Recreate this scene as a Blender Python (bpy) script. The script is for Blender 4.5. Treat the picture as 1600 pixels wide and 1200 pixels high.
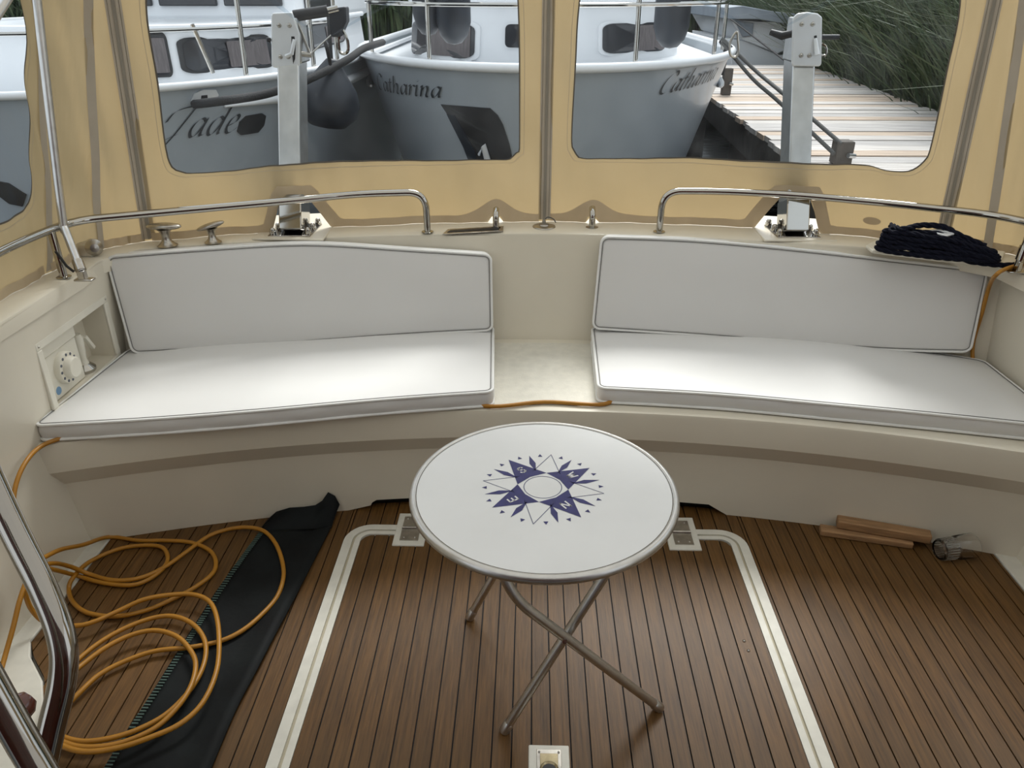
import bpy, bmesh, math, random
from mathutils import Vector, Matrix
random.seed(7)
PI = math.pi
for o in list(bpy.data.objects): bpy.data.objects.remove(o)
scn = bpy.context.scene
COL = scn.collection

# ------------------------------------------------------------------ camera
F = 1200.0; CH = 1.60
TH = math.atan(615 / F); PSI = math.radians(1.40)
FW = Vector((-math.sin(PSI)*math.cos(TH), math.cos(PSI)*math.cos(TH), -math.sin(TH)))
RT = Vector((math.cos(PSI), math.sin(PSI), 0)); UP = RT.cross(FW)
CAM = Vector((0, 0, CH))
cd = bpy.data.cameras.new('camera'); cd.sensor_width = 36; cd.lens = F/1600*36; cd.clip_start = .02; cd.clip_end = 300
cam = bpy.data.objects.new('camera', cd); COL.objects.link(cam)
M = Matrix((RT, UP, -FW)).transposed().to_4x4(); M.translation = CAM; cam.matrix_world = M
scn.camera = cam
# ------------------------------------------------------------------ light
w = bpy.data.worlds.new('World'); scn.world = w; w.use_nodes = True
wn = w.node_tree.nodes; wl = w.node_tree.links
bg = wn['Background']; bg.inputs['Color'].default_value = (.89, .95, 1, 1); bg.inputs['Strength'].default_value = 0.95
sd = bpy.data.lights.new('sun', 'SUN'); sd.energy = 3.0; sd.angle = math.radians(24); sd.color = (1, .97, .92)
sun = bpy.data.objects.new('sun', sd); COL.objects.link(sun)
sun.rotation_euler = Vector((-.16, -.60, -.74)).to_track_quat('-Z', 'Y').to_euler()
scn.view_settings.view_transform = 'Standard'; scn.view_settings.look = 'None'
scn.view_settings.gamma = 1; scn.view_settings.use_curve_mapping = False
scn.view_settings.exposure = 0.42

# ------------------------------------------------------------------ projection helpers (world positions from known planes)
def ray(x, y): return FW + RT*((x-800)/F) + UP*((600-y)/F)
def pz(x, y, z): d = ray(x, y); return CAM + d*((z-CH)/d.z)
def py(x, y, Y): d = ray(x, y); return CAM + d*(Y/d.y)
def px(x, y, X): d = ray(x, y); return CAM + d*(X/d.x)
def pd(x, y, D): return CAM + ray(x, y)*D
def proj(p):
    v = p-CAM; k = v.dot(FW); return 800+F*v.dot(RT)/k, 600-F*v.dot(UP)/k
def onsurf(S, x, y, u, v):
    for _ in range(25):
        a = proj(S(u, v)); e = 1e-3
        b = proj(S(u+e, v)); c = proj(S(u, v+e))
        j11 = (b[0]-a[0])/e; j12 = (c[0]-a[0])/e; j21 = (b[1]-a[1])/e; j22 = (c[1]-a[1])/e
        dt = j11*j22-j12*j21
        if abs(dt) < 1e-9: break
        rx = x-a[0]; ry = y-a[1]
        du = (rx*j22-ry*j12)/dt; dv = (j11*ry-j21*rx)/dt
        du = max(-.3, min(.3, du)); dv = max(-.3, min(.3, dv))
        u += du; v += dv
        if abs(du)+abs(dv) < 1e-6: break
    return u, v

# ------------------------------------------------------------------ materials
MATS = {}
def mat(name, col, rough=.5, metal=0, var=.0, scale=8, bump=0, bscale=60, dirt=None, coat=0, spec=.5, stretch=None):
    m = bpy.data.materials.new(name); m.use_nodes = True; MATS[name] = m
    n = m.node_tree.nodes; l = m.node_tree.links; b = n['Principled BSDF']
    b.inputs['Base Color'].default_value = (*col, 1); b.inputs['Roughness'].default_value = rough
    b.inputs['Metallic'].default_value = metal; b.inputs['Coat Weight'].default_value = coat
    b.inputs['Specular IOR Level'].default_value = spec
    tc = n.new('ShaderNodeTexCoord'); src = tc.outputs['Object']
    if stretch:
        mp = n.new('ShaderNodeMapping'); mp.inputs['Scale'].default_value = stretch; l.new(src, mp.inputs[0]); src = mp.outputs[0]
    if var:
        t = n.new('ShaderNodeTexNoise'); t.inputs['Scale'].default_value = scale; t.inputs['Detail'].default_value = 6; l.new(src, t.inputs[0])
        r = n.new('ShaderNodeValToRGB'); r.color_ramp.elements[0].position = .3; r.color_ramp.elements[1].position = .7
        d = dirt or tuple(c*(1-var) for c in col)
        r.color_ramp.elements[0].color = (*d, 1); r.color_ramp.elements[1].color = (*col, 1)
        l.new(t.outputs[0], r.inputs[0]); l.new(r.outputs[0], b.inputs['Base Color'])
    if bump:
        t2 = n.new('ShaderNodeTexNoise'); t2.inputs['Scale'].default_value = bscale; t2.inputs['Detail'].default_value = 4; l.new(src, t2.inputs[0])
        bp = n.new('ShaderNodeBump'); bp.inputs['Strength'].default_value = bump; bp.inputs['Distance'].default_value = .01
        l.new(t2.outputs[0], bp.inputs['Height']); l.new(bp.outputs[0], b.inputs['Normal'])
    return m
mat('gelcoat', (.73, .68, .565), .35, var=.05, scale=5, coat=.15)
mat('nonslip', (.72, .69, .60), .6, var=.12, scale=30, bump=.25, bscale=220)
mat('vinyl', (.71, .705, .69), .5, var=.03, scale=4, bump=.04, bscale=7)
mat('seam_grey', (.16, .155, .145), .8)
mat('piping', (.80, .80, .78), .45)
mat('chrome', (.46, .445, .41), .08, 1)
mat('chrome_old', (.55, .52, .47), .28, 1, var=.3, scale=40)
mat('alu', (.66, .65, .63), .36, 1, var=.15, scale=30)
mat('chrome_dark', (.36, .34, .31), .09, 1)
mat('galv', (.62, .62, .61), .33, 1, var=.2, scale=18)
mat('plate', (.86, .88, .90), .32, .25, var=.06, scale=20)
mat('laminate', (.83, .84, .84), .4, var=.05, scale=7)
mat('navy', (.035, .035, .17), .45, var=.25, scale=60)
mat('print_white', (.8, .8, .8), .5)
mat('caulk', (.012, .010, .010), .7)
mat('trim_white', (.72, .70, .62), .5, var=.12, scale=25)
mat('groove', (.50, .45, .33), .6)
mat('cable', (.42, .185, .014), .42, var=.15, scale=20)
mat('mat_black', (.006, .0065, .007), .65, spec=.15, var=.5, scale=9, dirt=(.010, .0125, .013), bump=.1, bscale=40)
mat('stitch', (.06, .10, .085), .8)
mat('black', (.012, .012, .013), .5)
mat('dark_recess', (.01, .009, .008), .9)
mat('brass', (.45, .38, .24), .25, 1, var=.3, scale=50)
mat('offcut', (.44, .25, .115), .65, var=.45, scale=9, bump=.3, bscale=40, stretch=(1, 8, 8))
mat('mahogany', (.11, .022, .014), .15, var=.5, scale=6, coat=.6)
mat('navy_rope', (.003, .004, .012), .85, spec=.2, bump=.4, bscale=150)
mat('dark_rope', (.022, .022, .023), .85, bump=.4, bscale=120)
mat('grey_rope', (.10, .10, .095), .85, bump=.4, bscale=120)
mat('zip_teeth', (.26, .235, .19), .6)
mat('thread', (.12, .105, .085), .8)
mat('boat_white', (.80, .82, .84), .35, var=.05, scale=4, coat=.2)
mat('hull_shade_grey', (.38, .425, .47), .3, var=.05, scale=3, coat=.3)  # shade on the bows put into the colour of the white hull
mat('boat_glass', (.035, .037, .042), .08, var=.3, scale=3)
mat('curtain', (.16, .14, .14), .8, var=.4, scale=10, stretch=(12, 12, .6))
mat('rubber_seal', (.02, .021, .022), .6)
mat('fender', (.018, .024, .034), .45, var=.3, scale=10)
mat('lettering', (.035, .04, .045), .5)
mat('cover', (.30, .34, .39), .7, var=.2, scale=4)
mat('pile', (.12, .105, .09), .85, var=.4, scale=12, bump=.4, bscale=30)
mat('beam', (.055, .05, .042), .85, var=.5, scale=9, bump=.4, bscale=30)
mat('earth', (.02, .022, .014), .95, var=.5, scale=4)
mat('blue_sticker', (.16, .30, .48), .5)
mat('ivory', (.76, .73, .63), .45, var=.06, scale=12)
mat('dot_dark', (.09, .10, .13), .5)
mat('sign_white', (.78, .78, .78), .4)

def mat_teak():
    m = mat('teak', (.2, .1, .04), .48, spec=.3); n = m.node_tree.nodes; l = m.node_tree.links; b = n['Principled BSDF']
    tc = n.new('ShaderNodeTexCoord'); oi = n.new('ShaderNodeObjectInfo')
    ad = n.new('ShaderNodeVectorMath'); ad.operation = 'ADD'
    cb = n.new('ShaderNodeCombineXYZ'); ml = n.new('ShaderNodeMath'); ml.operation = 'MULTIPLY'; ml.inputs[1].default_value = 37
    l.new(oi.outputs['Random'], ml.inputs[0]); l.new(ml.outputs[0], cb.inputs[1]); l.new(ml.outputs[0], cb.inputs[2])
    l.new(tc.outputs['Object'], ad.inputs[0]); l.new(cb.outputs[0], ad.inputs[1])
    mp = n.new('ShaderNodeMapping'); mp.inputs['Scale'].default_value = (60, 3.2, 20); l.new(ad.outputs[0], mp.inputs[0])
    t = n.new('ShaderNodeTexNoise'); t.inputs['Scale'].default_value = 2.2; t.inputs['Detail'].default_value = 8; t.inputs['Roughness'].default_value = .65; l.new(mp.outputs[0], t.inputs[0])
    r = n.new('ShaderNodeValToRGB'); e = r.color_ramp.elements
    e[0].position = .28; e[0].color = (.062, .0285, .0068, 1); e[1].position = .74; e[1].color = (.172, .084, .023, 1)
    l.new(t.outputs[0], r.inputs[0])
    # worn greyish film in irregular patches
    t2 = n.new('ShaderNodeTexNoise'); t2.inputs['Scale'].default_value = 2.6; t2.inputs['Detail'].default_value = 7; l.new(tc.outputs['Object'], t2.inputs[0])
    r2 = n.new('ShaderNodeValToRGB'); r2.color_ramp.elements[0].position = .48; r2.color_ramp.elements[1].position = .75
    r2.color_ramp.elements[0].color = (0, 0, 0, 1); r2.color_ramp.elements[1].color = (.5, .5, .5, 1); l.new(t2.outputs[0], r2.inputs[0])
    mx = n.new('ShaderNodeMix'); mx.data_type = 'RGBA'; l.new(r2.outputs[0], mx.inputs[0]); l.new(r.outputs[0], mx.inputs[6]); mx.inputs[7].default_value = (.110, .068, .031, 1)
    hs = n.new('ShaderNodeHueSaturation'); mr = n.new('ShaderNodeMapRange'); mr.inputs[3].default_value = .88; mr.inputs[4].default_value = 1.1
    l.new(oi.outputs['Random'], mr.inputs[0]); l.new(mr.outputs[0], hs.inputs['Value']); l.new(mx.outputs[2], hs.inputs['Color'])
    l.new(hs.outputs[0], b.inputs['Base Color'])
    bp = n.new('ShaderNodeBump'); bp.inputs['Strength'].default_value = .12; bp.inputs['Distance'].default_value = .004
    l.new(t.outputs[0], bp.inputs['Height']); l.new(bp.outputs[0], b.inputs['Normal'])
mat_teak()
def mat_board():
    m = mat('board', (.5, .46, .42), .8); n = m.node_tree.nodes; l = m.node_tree.links; b = n['Principled BSDF']
    tc = n.new('ShaderNodeTexCoord'); oi = n.new('ShaderNodeObjectInfo')
    mp = n.new('ShaderNodeMapping'); mp.inputs['Scale'].default_value = (1.2, 18, 6); l.new(tc.outputs['Object'], mp.inputs[0])
    t = n.new('ShaderNodeTexNoise'); t.inputs['Scale'].default_value = 2; t.inputs['Detail'].default_value = 7; l.new(mp.outputs[0], t.inputs[0])
    r = n.new('ShaderNodeValToRGB'); e = r.color_ramp.elements
    e[0].position = .3; e[0].color = (.30, .28, .26, 1); e[1].position = .65; e[1].color = (.66, .62, .58, 1); l.new(t.outputs[0], r.inputs[0])
    r2 = n.new('ShaderNodeValToRGB'); r2.color_ramp.interpolation = 'CONSTANT'
    cs = [(.0, (1, 1, 1)), (.25, (.95, .80, .66)), (.42, (.85, .86, .88)), (.66, (1.05, .92, .80)), (.8, (1.1, 1.1, 1.1))]
    r2.color_ramp.elements[0].color = (*cs[0][1], 1); r2.color_ramp.elements[1].position = cs[1][0]; r2.color_ramp.elements[1].color = (*cs[1][1], 1)
    for p, c in cs[2:]:
        q = r2.color_ramp.elements.new(p); q.color = (*c, 1)
    l.new(oi.outputs['Random'], r2.inputs[0])
    mx = n.new('ShaderNodeMix'); mx.data_type = 'RGBA'; mx.blend_type = 'MULTIPLY'; mx.inputs[0].default_value = 1
    l.new(r.outputs[0], mx.inputs[6]); l.new(r2.outputs[0], mx.inputs[7]); l.new(mx.outputs[2], b.inputs['Base Color'])
mat_board()
def mat_canvas():
    m = mat('canvas', (.6, .5, .3), .85); n = m.node_tree.nodes; l = m.node_tree.links
    out = n['Material Output']; b = n['Principled BSDF']
    tc = n.new('ShaderNodeTexCoord'); t = n.new('ShaderNodeTexNoise'); t.inputs['Scale'].default_value = 3; t.inputs['Detail'].default_value = 7; l.new(tc.outputs['Object'], t.inputs[0])
    r = n.new('ShaderNodeValToRGB'); r.color_ramp.elements[0].position = .3; r.color_ramp.elements[1].position = .7
    r.color_ramp.elements[0].color = (.54, .44, .275, 1); r.color_ramp.elements[1].color = (.62, .52, .35, 1); l.new(t.outputs[0], r.inputs[0])
    l.new(r.outputs[0], b.inputs['Base Color'])
    tr = n.new('ShaderNodeBsdfTranslucent'); tr.inputs[0].default_value = (.43, .322, .168, 1)
    mx = n.new('ShaderNodeMixShader'); mx.inputs[0].default_value = .45
    l.new(b.outputs[0], mx.inputs[1]); l.new(tr.outputs[0], mx.inputs[2]); l.new(mx.outputs[0], out.inputs[0])
mat_canvas()
def fabric(name, col, tcol, fac=.2):
    m = mat(name, col, .85, var=.10, scale=14); n = m.node_tree.nodes; l = m.node_tree.links
    tr = n.new('ShaderNodeBsdfTranslucent'); tr.inputs[0].default_value = (*tcol, 1); mx = n.new('ShaderNodeMixShader'); mx.inputs[0].default_value = fac
    l.new(n['Principled BSDF'].outputs[0], mx.inputs[1]); l.new(tr.outputs[0], mx.inputs[2]); l.new(mx.outputs[0], n['Material Output'].inputs[0])
fabric('band', (.66, .54, .375), (.33, .265, .17))
fabric('zip_tape', (.56, .50, .41), (.20, .175, .14))
def mat_added_roof():  # for the added roof, translucency set to tune the overhead light
    m = MATS['canvas'].copy(); m.name = 'added_roof_canvas'; MATS['added_roof_canvas'] = m
    for n in m.node_tree.nodes:
        if n.type == 'BSDF_TRANSLUCENT': n.inputs[0].default_value = (.92, .91, .87, 1)
        if n.type == 'MIX_SHADER': n.inputs[0].default_value = .36
mat_added_roof()
def mat_pane():
    m = bpy.data.materials.new('pane'); m.use_nodes = True; MATS['pane'] = m; n = m.node_tree.nodes; l = m.node_tree.links
    n.remove(n['Principled BSDF']); out = n['Material Output']
    tr = n.new('ShaderNodeBsdfTransparent'); tr.inputs[0].default_value = (.90, .93, .95, 1)
    gl = n.new('ShaderNodeBsdfGlossy'); gl.inputs['Roughness'].default_value = .08
    df = n.new('ShaderNodeBsdfTranslucent'); df.inputs[0].default_value = (.85, .9, .95, 1)
    a = n.new('ShaderNodeMixShader'); a.inputs[0].default_value = .025; c = n.new('ShaderNodeMixShader')
    tc = n.new('ShaderNodeTexCoord'); t = n.new('ShaderNodeTexNoise'); t.inputs['Scale'].default_value = 9; t.inputs['Detail'].default_value = 9; l.new(tc.outputs['Object'], t.inputs[0])
    mr = n.new('ShaderNodeMapRange'); mr.inputs[1].default_value = .35; mr.inputs[2].default_value = .75; mr.inputs[3].default_value = .004; mr.inputs[4].default_value = .025
    l.new(t.outputs[0], mr.inputs[0]); l.new(mr.outputs[0], c.inputs[0])
    l.new(tr.outputs[0], a.inputs[1]); l.new(gl.outputs[0], a.inputs[2]); l.new(a.outputs[0], c.inputs[1]); l.new(df.outputs[0], c.inputs[2]); l.new(c.outputs[0], out.inputs[0])
mat_pane()
def mat_glass():
    m = mat('glass', (1, 1, 1), .02); b = m.node_tree.nodes['Principled BSDF']; b.inputs['Transmission Weight'].default_value = 1; b.inputs['IOR'].default_value = 1.45
mat_glass()
def mat_water():
    m = mat('water', (.008, .010, .010), .12, spec=.25); n = m.node_tree.nodes; l = m.node_tree.links; b = n['Principled BSDF']
    tc = n.new('ShaderNodeTexCoord'); t = n.new('ShaderNodeTexNoise'); t.inputs['Scale'].default_value = 5; t.inputs['Detail'].default_value = 3; l.new(tc.outputs['Object'], t.inputs[0])
    bp = n.new('ShaderNodeBump'); bp.inputs['Strength'].default_value = .15; bp.inputs['Distance'].default_value = .05
    l.new(t.outputs[0], bp.inputs['Height']); l.new(bp.outputs[0], b.inputs['Normal'])
mat_water()
def mat_reed():
    m = mat('reed', (.1, .16, .05), .6); n = m.node_tree.nodes; l = m.node_tree.links; b = n['Principled BSDF']
    tc = n.new('ShaderNodeTexCoord'); t = n.new('ShaderNodeTexNoise'); t.inputs['Scale'].default_value = 2.5; t.inputs['Detail'].default_value = 4; l.new(tc.outputs['Object'], t.inputs[0])
    r = n.new('ShaderNodeValToRGB'); e = r.color_ramp.elements; e[0].position = .3; e[0].color = (.022, .048, .016, 1); e[1].position = .7; e[1].color = (.095, .13, .052, 1)
    l.new(t.outputs[0], r.inputs[0]); l.new(r.outputs[0], b.inputs['Base Color'])
mat_reed()

# ------------------------------------------------------------------ mesh builder
class MB:
    def __init__(s): s.v = []; s.f = []
    def add(s, vs, fs):
        k = len(s.v); s.v += [Vector(a) for a in vs]; s.f += [tuple(i+k for i in q) for q in fs]; return s
    def box(s, lo, hi):
        x0, y0, z0 = lo; x1, y1, z1 = hi
        return s.add([(x0,y0,z0),(x1,y0,z0),(x1,y1,z0),(x0,y1,z0),(x0,y0,z1),(x1,y0,z1),(x1,y1,z1),(x0,y1,z1)],
                     [(0,3,2,1),(4,5,6,7),(0,1,5,4),(1,2,6,5),(2,3,7,6),(3,0,4,7)])
    def frame(s, c, ax, ay, az, hx, hy, hz):
        c = Vector(c); vs = []
        for sz in (-1, 1):
            for sx, sy in ((-1,-1),(1,-1),(1,1),(-1,1)): vs.append(c+ax*hx*sx+ay*hy*sy+az*hz*sz)
        return s.add(vs, [(0,3,2,1),(4,5,6,7),(0,1,5,4),(1,2,6,5),(2,3,7,6),(3,0,4,7)])
    def prism(s, pts, d):
        n = len(pts); d = Vector(d); pts = [Vector(p) for p in pts]
        return s.add(pts+[p+d for p in pts], [tuple(range(n))[::-1], tuple(range(n, 2*n))]+[(i, (i+1)%n, (i+1)%n+n, i+n) for i in range(n)])
    def tube(s, pts, r, n=12, cap=True):
        pts = [Vector(p) for p in pts]; m = len(pts); rs = r if isinstance(r, (list, tuple)) else [r]*m
        t0 = (pts[1]-pts[0]).normalized(); up = Vector((0,0,1)) if abs(t0.z) < .9 else Vector((1,0,0))
        nrm = (up-t0*up.dot(t0)).normalized(); vs = []
        for i in range(m):
            t = (pts[min(i+1, m-1)]-pts[max(i-1, 0)]).normalized()
            nrm = (nrm-t*nrm.dot(t)); nrm = nrm.normalized() if nrm.length > 1e-6 else t.orthogonal().normalized()
            b = t.cross(nrm)
            for k in range(n):
                a = 2*PI*k/n; vs.append(pts[i]+(nrm*math.cos(a)+b*math.sin(a))*rs[i])
        fs = [(i*n+k, i*n+(k+1)%n, (i+1)*n+(k+1)%n, (i+1)*n+k) for i in range(m-1) for k in range(n)]
        if cap: fs += [tuple(range(n))[::-1], tuple(range((m-1)*n, m*n))]
        return s.add(vs, fs)
    def lathe(s, prof, o=(0,0,0), n=24, ax=Vector((0,0,1)), close=False):
        o = Vector(o); ax = Vector(ax).normalized(); e = ax.orthogonal().normalized(); g = ax.cross(e); vs = []
        for r, h in prof:
            for k in range(n):
                a = 2*PI*k/n; vs.append(o+ax*h+(e*math.cos(a)+g*math.sin(a))*max(r, 1e-5))
        m = len(prof); fs = [(i*n+k, i*n+(k+1)%n, ((i+1)%m)*n+(k+1)%n, ((i+1)%m)*n+k) for i in range(m if close else m-1) for k in range(n)]
        return s.add(vs, fs)
    def grid(s, fn, nu, nv):
        return s.add([fn(i/nu, j/nv) for j in range(nv+1) for i in range(nu+1)],
                     [(j*(nu+1)+i, j*(nu+1)+i+1, (j+1)*(nu+1)+i+1, (j+1)*(nu+1)+i) for j in range(nv) for i in range(nu)])
    def mesh(s, name, m, smooth=True, ang=40):
        me = bpy.data.meshes.new(name); me.from_pydata([tuple(v) for v in s.v], [], s.f); me.materials.append(MATS[m] if isinstance(m, str) else m)
        bm = bmesh.new(); bm.from_mesh(me); bmesh.ops.recalc_face_normals(bm, faces=bm.faces)
        if smooth:
            for f in bm.faces: f.smooth = True
            for e in bm.edges:
                if len(e.link_faces) == 2 and e.calc_face_angle(0) > math.radians(ang): e.smooth = False
        bm.to_mesh(me); bm.free(); me.update(); return me
    def build(s, name, m, parent=None, smooth=True, ang=40, bevel=0):
        o = bpy.data.objects.new(name, s.mesh(name, m, smooth, ang)); COL.objects.link(o)
        if parent: o.parent = parent; o.matrix_parent_inverse = Matrix.Translation(-parent.location) if parent.type == 'EMPTY' else Matrix()
        if bevel:
            b = o.modifiers.new('bevel', 'BEVEL'); b.width = bevel; b.segments = 2; b.limit_method = 'ANGLE'; b.angle_limit = math.radians(35)
        return o
def tag(o, label=None, cat=None, group=None, kind=None):
    if label: o['label'] = label
    if cat: o['category'] = cat
    if group: o['group'] = group
    if kind: o['kind'] = kind
    return o
def thing(name, loc, label, cat, group=None):
    o = bpy.data.objects.new(name, None); o.location = loc; o.empty_display_size = .05; COL.objects.link(o)
    return tag(o, label, cat, group)
def catmull(pts, n=8, closed=False):
    pts = [Vector(p) for p in pts]; m = len(pts); out = []
    for i in range(m if closed else m-1):
        g = (lambda k: pts[k % m]) if closed else (lambda k: pts[max(0, min(m-1, k))])
        p0, p1, p2, p3 = g(i-1), g(i), g(i+1), g(i+2)
        for k in range(n):
            t = k/n; out.append(.5*((2*p1)+(p2-p0)*t+(2*p0-5*p1+4*p2-p3)*t*t+(3*p1-p0-3*p2+p3)*t**3))
    if not closed: out.append(pts[-1])
    return out
def fillet(pts, r, n=6):
    pts = [Vector(p) for p in pts]; out = [pts[0]]
    for i in range(1, len(pts)-1):
        a = pts[i-1]-pts[i]; b = pts[i+1]-pts[i]; rr = min(r, a.length*.45, b.length*.45)
        p = pts[i]+a.normalized()*rr; q = pts[i]+b.normalized()*rr
        for k in range(n+1):
            t = k/n; out.append(p*(1-t)**2+pts[i]*2*t*(1-t)+q*t*t)
    out.append(pts[-1]); return out
def interp(xs, ys, x):
    if x <= xs[0]: return ys[0]
    for i in range(len(xs)-1):
        if x <= xs[i+1]:
            t = (x-xs[i])/(xs[i+1]-xs[i]); return ys[i]*(1-t)+ys[i+1]*t
    return ys[-1]
def bolt(parent, p, ax, r, name='bolt', m='chrome_old', dome=True):
    return MB().lathe([(0, r*.9), (r*.6, r*.75), (r, r*.3), (r*1.05, 0), (r*1.5, -.0005), (r*1.5, -.002)], p, 10, ax).build(name, m, parent)

CX = .055
def face_y(x): return 2.20-.112*(x-CX)**2          # bench front face plan
def lip_y(x): return 2.158-.112*(x-CX)**2
def coam_y(x): return 2.715-.105*(x-CX)**2
def coamt_y(x): return 2.79-.11*(x-CX)**2
ZL = .80; XL = -1.455; XR = 1.605

# ------------------------------------------------------------------ floor
sub = MB().prism([(-1.1, .3, -.006), (1.49, .3, -.006), (1.49, 2.02, -.006), (1.2, 2.12, -.006), (.6, 2.22, -.006), (CX, 2.26, -.006), (-.6, 2.22, -.006), (-1.05, 2.1, -.006), (-1.36, 2.0, -.006), (-1.365, 1.53, -.006), (-1.33, 1.48, -.006), (-1.25, 1.40, -.006), (-1.1, 1.15, -.006)], (0, 0, -.02))
floor = sub.build('floor', 'caulk', smooth=False); tag(floor, kind='structure')
PW = .047; GAP = .0038
def left_lo(x):   # teak outline at front left
    return interp([-1.365, -1.33, -1.25, -1.1], [1.53, 1.48, 1.40, .45], x)
HX0, HX1, HY1, HR = -.598, .715, 2.068, .085      # hatch outer trim outer edges
def hatch_top(x, x0=HX0, x1=HX1, y1=HY1, r=HR):
    if x < x0 or x > x1: return -9
    if x < x0+r: return y1-r+math.sqrt(max(0, r*r-(x-x0-r)**2))
    if x > x1-r: return y1-r+math.sqrt(max(0, r*r-(x-x1+r)**2))
    return y1
def plank(parent, x0, x1, lo, hi, z=0.0, name='plank'):
    xs = [x0, x0+(x1-x0)/3, x0+2*(x1-x0)/3, x1]
    pts = [(x, lo(x), z-.008) for x in xs]+[(x, hi(x), z-.008) for x in reversed(xs)]
    c = sum((Vector(p) for p in pts), Vector())/len(pts); c.z = 0
    o = MB().prism([Vector(p)-c for p in pts], (0, 0, .008)).build(name, 'teak', None, smooth=False)
    o.location = c; o.parent = parent
    return o
HP = .437-PW*40
k = 0
for i in range(70):
    a = -1.365+.002+((.727+1.365) % PW)-PW+i*PW; b = a+PW-GAP
    a = max(a, -1.363); b = min(b, 1.487)
    if b-a < .006: continue
    top = lambda x: face_y(x)+.03
    if b <= HX0-.003 or a >= HX1+.003: plank(floor, a, b, (lambda x: left_lo(x) if x < -1.1 else .5), top)
    else:
        aa, bb = max(a, HX0-.004), min(b, HX1+.004)
        if a < HX0: plank(floor, a, HX0-.003, lambda x: .5, top)
        if b > HX1: plank(floor, HX1+.003, b, lambda x: .5, top)
        a2, b2 = max(a, HX0), min(b, HX1)
        if b2-a2 > .004: plank(floor, a2, b2, lambda x: hatch_top(x)+.003, top)
# cream moulded border around teak + hull liner base
MB().prism([(-1.60, .2, -.03), (1.75, .2, -.03), (1.75, 2.5, -.03), (-1.60, 2.5, -.03)], (0, 0, -.02)).build('floor_liner', 'gelcoat', floor, smooth=False)
MB().prism([(-1.366, 1.53, -.02), (-1.365, 2.02, -.02), (-1.50, 2.02, -.02), (-1.50, .3, -.02), (-1.105, .3, -.02), (-1.105, 1.15, -.02), (-1.255, 1.395, -.02), (-1.335, 1.475, -.02)], (0, 0, .024)).build('floor_border', 'trim_white', floor, smooth=False, bevel=.004)
MB().prism([(1.491, .3, -.02), (1.62, .3, -.02), (1.62, 2.03, -.02), (1.491, 2.02, -.02)], (0, 0, .024)).build('floor_border', 'trim_white', floor, smooth=False, bevel=.004)
# hatch
hatch = thing('floor_hatch', (0.06, 1.5, 0), 'large teak floor hatch with cream trim beneath the round table', 'hatch')
def ring_strip(o0, o1, z0, z1, name, m):
    # U-shaped strip between offsets o0,o1 from the hatch outline
    def path(o):
        x0, x1, y1, r = HX0+o, HX1-o, HY1-o*.9, max(.02, HR-o)
        P = [(x0, .5)]
        for i in range(9): a = PI-i*PI/16; P.append((x0+r+r*math.cos(a), y1-r+r*math.sin(a)))
        for i in range(9): a = PI/2-i*PI/16; P.append((x1-r+r*math.cos(a), y1-r+r*math.sin(a)))
        P.append((x1, .5)); return P
    A, B = path(o0), path(o1); b = MB(); n = len(A)
    vs = [(x, y, z1) for x, y in A]+[(x, y, z1) for x, y in B]+[(x, y, z0) for x, y in A]+[(x, y, z0) for x, y in B]
    fs = []
    for i in range(n-1):
        fs += [(i, i+1, n+i+1, n+i), (i, 2*n+i, 2*n+i+1, i+1), (n+i, n+i+1, 3*n+i+1, 3*n+i)]
    b.add(vs, fs); return b.build(name, m, hatch, ang=30)
ring_strip(0, .028, -.01, .004, 'outer_trim', 'trim_white')
ring_strip(.028, .036, -.012, -.002, 'groove', 'groove')
ring_strip(.036, .054, -.01, .003, 'inner_trim', 'trim_white')
HI0, HI1 = HX0+.054, HX1-.054
itop = lambda x: hatch_top(x, HI0, HI1, HY1-.05, .04)-.001
x = HP
while x < HI1:
    a, b = max(x+GAP, HI0+.001), min(x+PW, HI1-.001)
    if b-a > .006: plank(hatch, a, b, lambda q: .5, itop).matrix_parent_inverse = Matrix.Translation(-hatch.location)
    x += PW
for i, (cx, sgn) in enumerate(((-.385, -1), (.51, 1))):
    pad = MB().box((cx-.052, 1.962, -.004), (cx+.052, 2.132, .005)).build('hinge_pad', 'trim_white', hatch, bevel=.003)
    hg = MB().box((cx-.030, 1.985, .005), (cx+.030, 2.043, .0075)).box((cx-.030, 2.050, .005), (cx+.030, 2.11, .0075)).tube([(cx-.03, 2.0465, .009), (cx+.03, 2.0465, .009)], .005, 8).build('hinge', 'chrome_old', hatch)
    for q in (-.018, .018):
        for yy in (1.998, 2.097): bolt(hg, (cx+q, yy, .0075), (0, 0, 1), .0035, 'screw')
lp = MB().box((.009, 1.07, -.004), (.105, 1.235, .0045)).build('latch_pad', 'trim_white', hatch, bevel=.003)
lt = MB().box((.028, 1.09, .0045), (.086, 1.222, .006)).build('latch', 'chrome_old', hatch, bevel=.002)
MB().box((.036, 1.10, .006), (.078, 1.210, .0072)).build('flap', 'brass', lt, bevel=.0008)
MB().lathe([(0, .0004), (.0165, .0004), (.0165, 0)], (.057, 1.166, .0073), 24).build('finger_hole', 'black', lt)
MB().lathe([(.0165, 0), (.0205, .003), (.0225, .0015), (.0215, 0)], (.057, 1.166, .0073), 28, close=True).build('ring_pull', 'brass', lt)
for q in (.034, .080): bolt(lt, (q, 1.214, .006), (0, 0, 1), .003, 'screw', 'chrome')
for q in ((.603, 1.58), (.606, 1.545)): bolt(hatch, (q[0], q[1], 0), (0, 0, 1), .0045, 'screw', 'chrome')

# ------------------------------------------------------------------ walls of the cockpit
def vx(z): return interp([0, .4, .8], [-1.415, XL, XL+.02], z)
b = MB(); zs = [-.02, .1, .25, .4, .6, .785]
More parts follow.
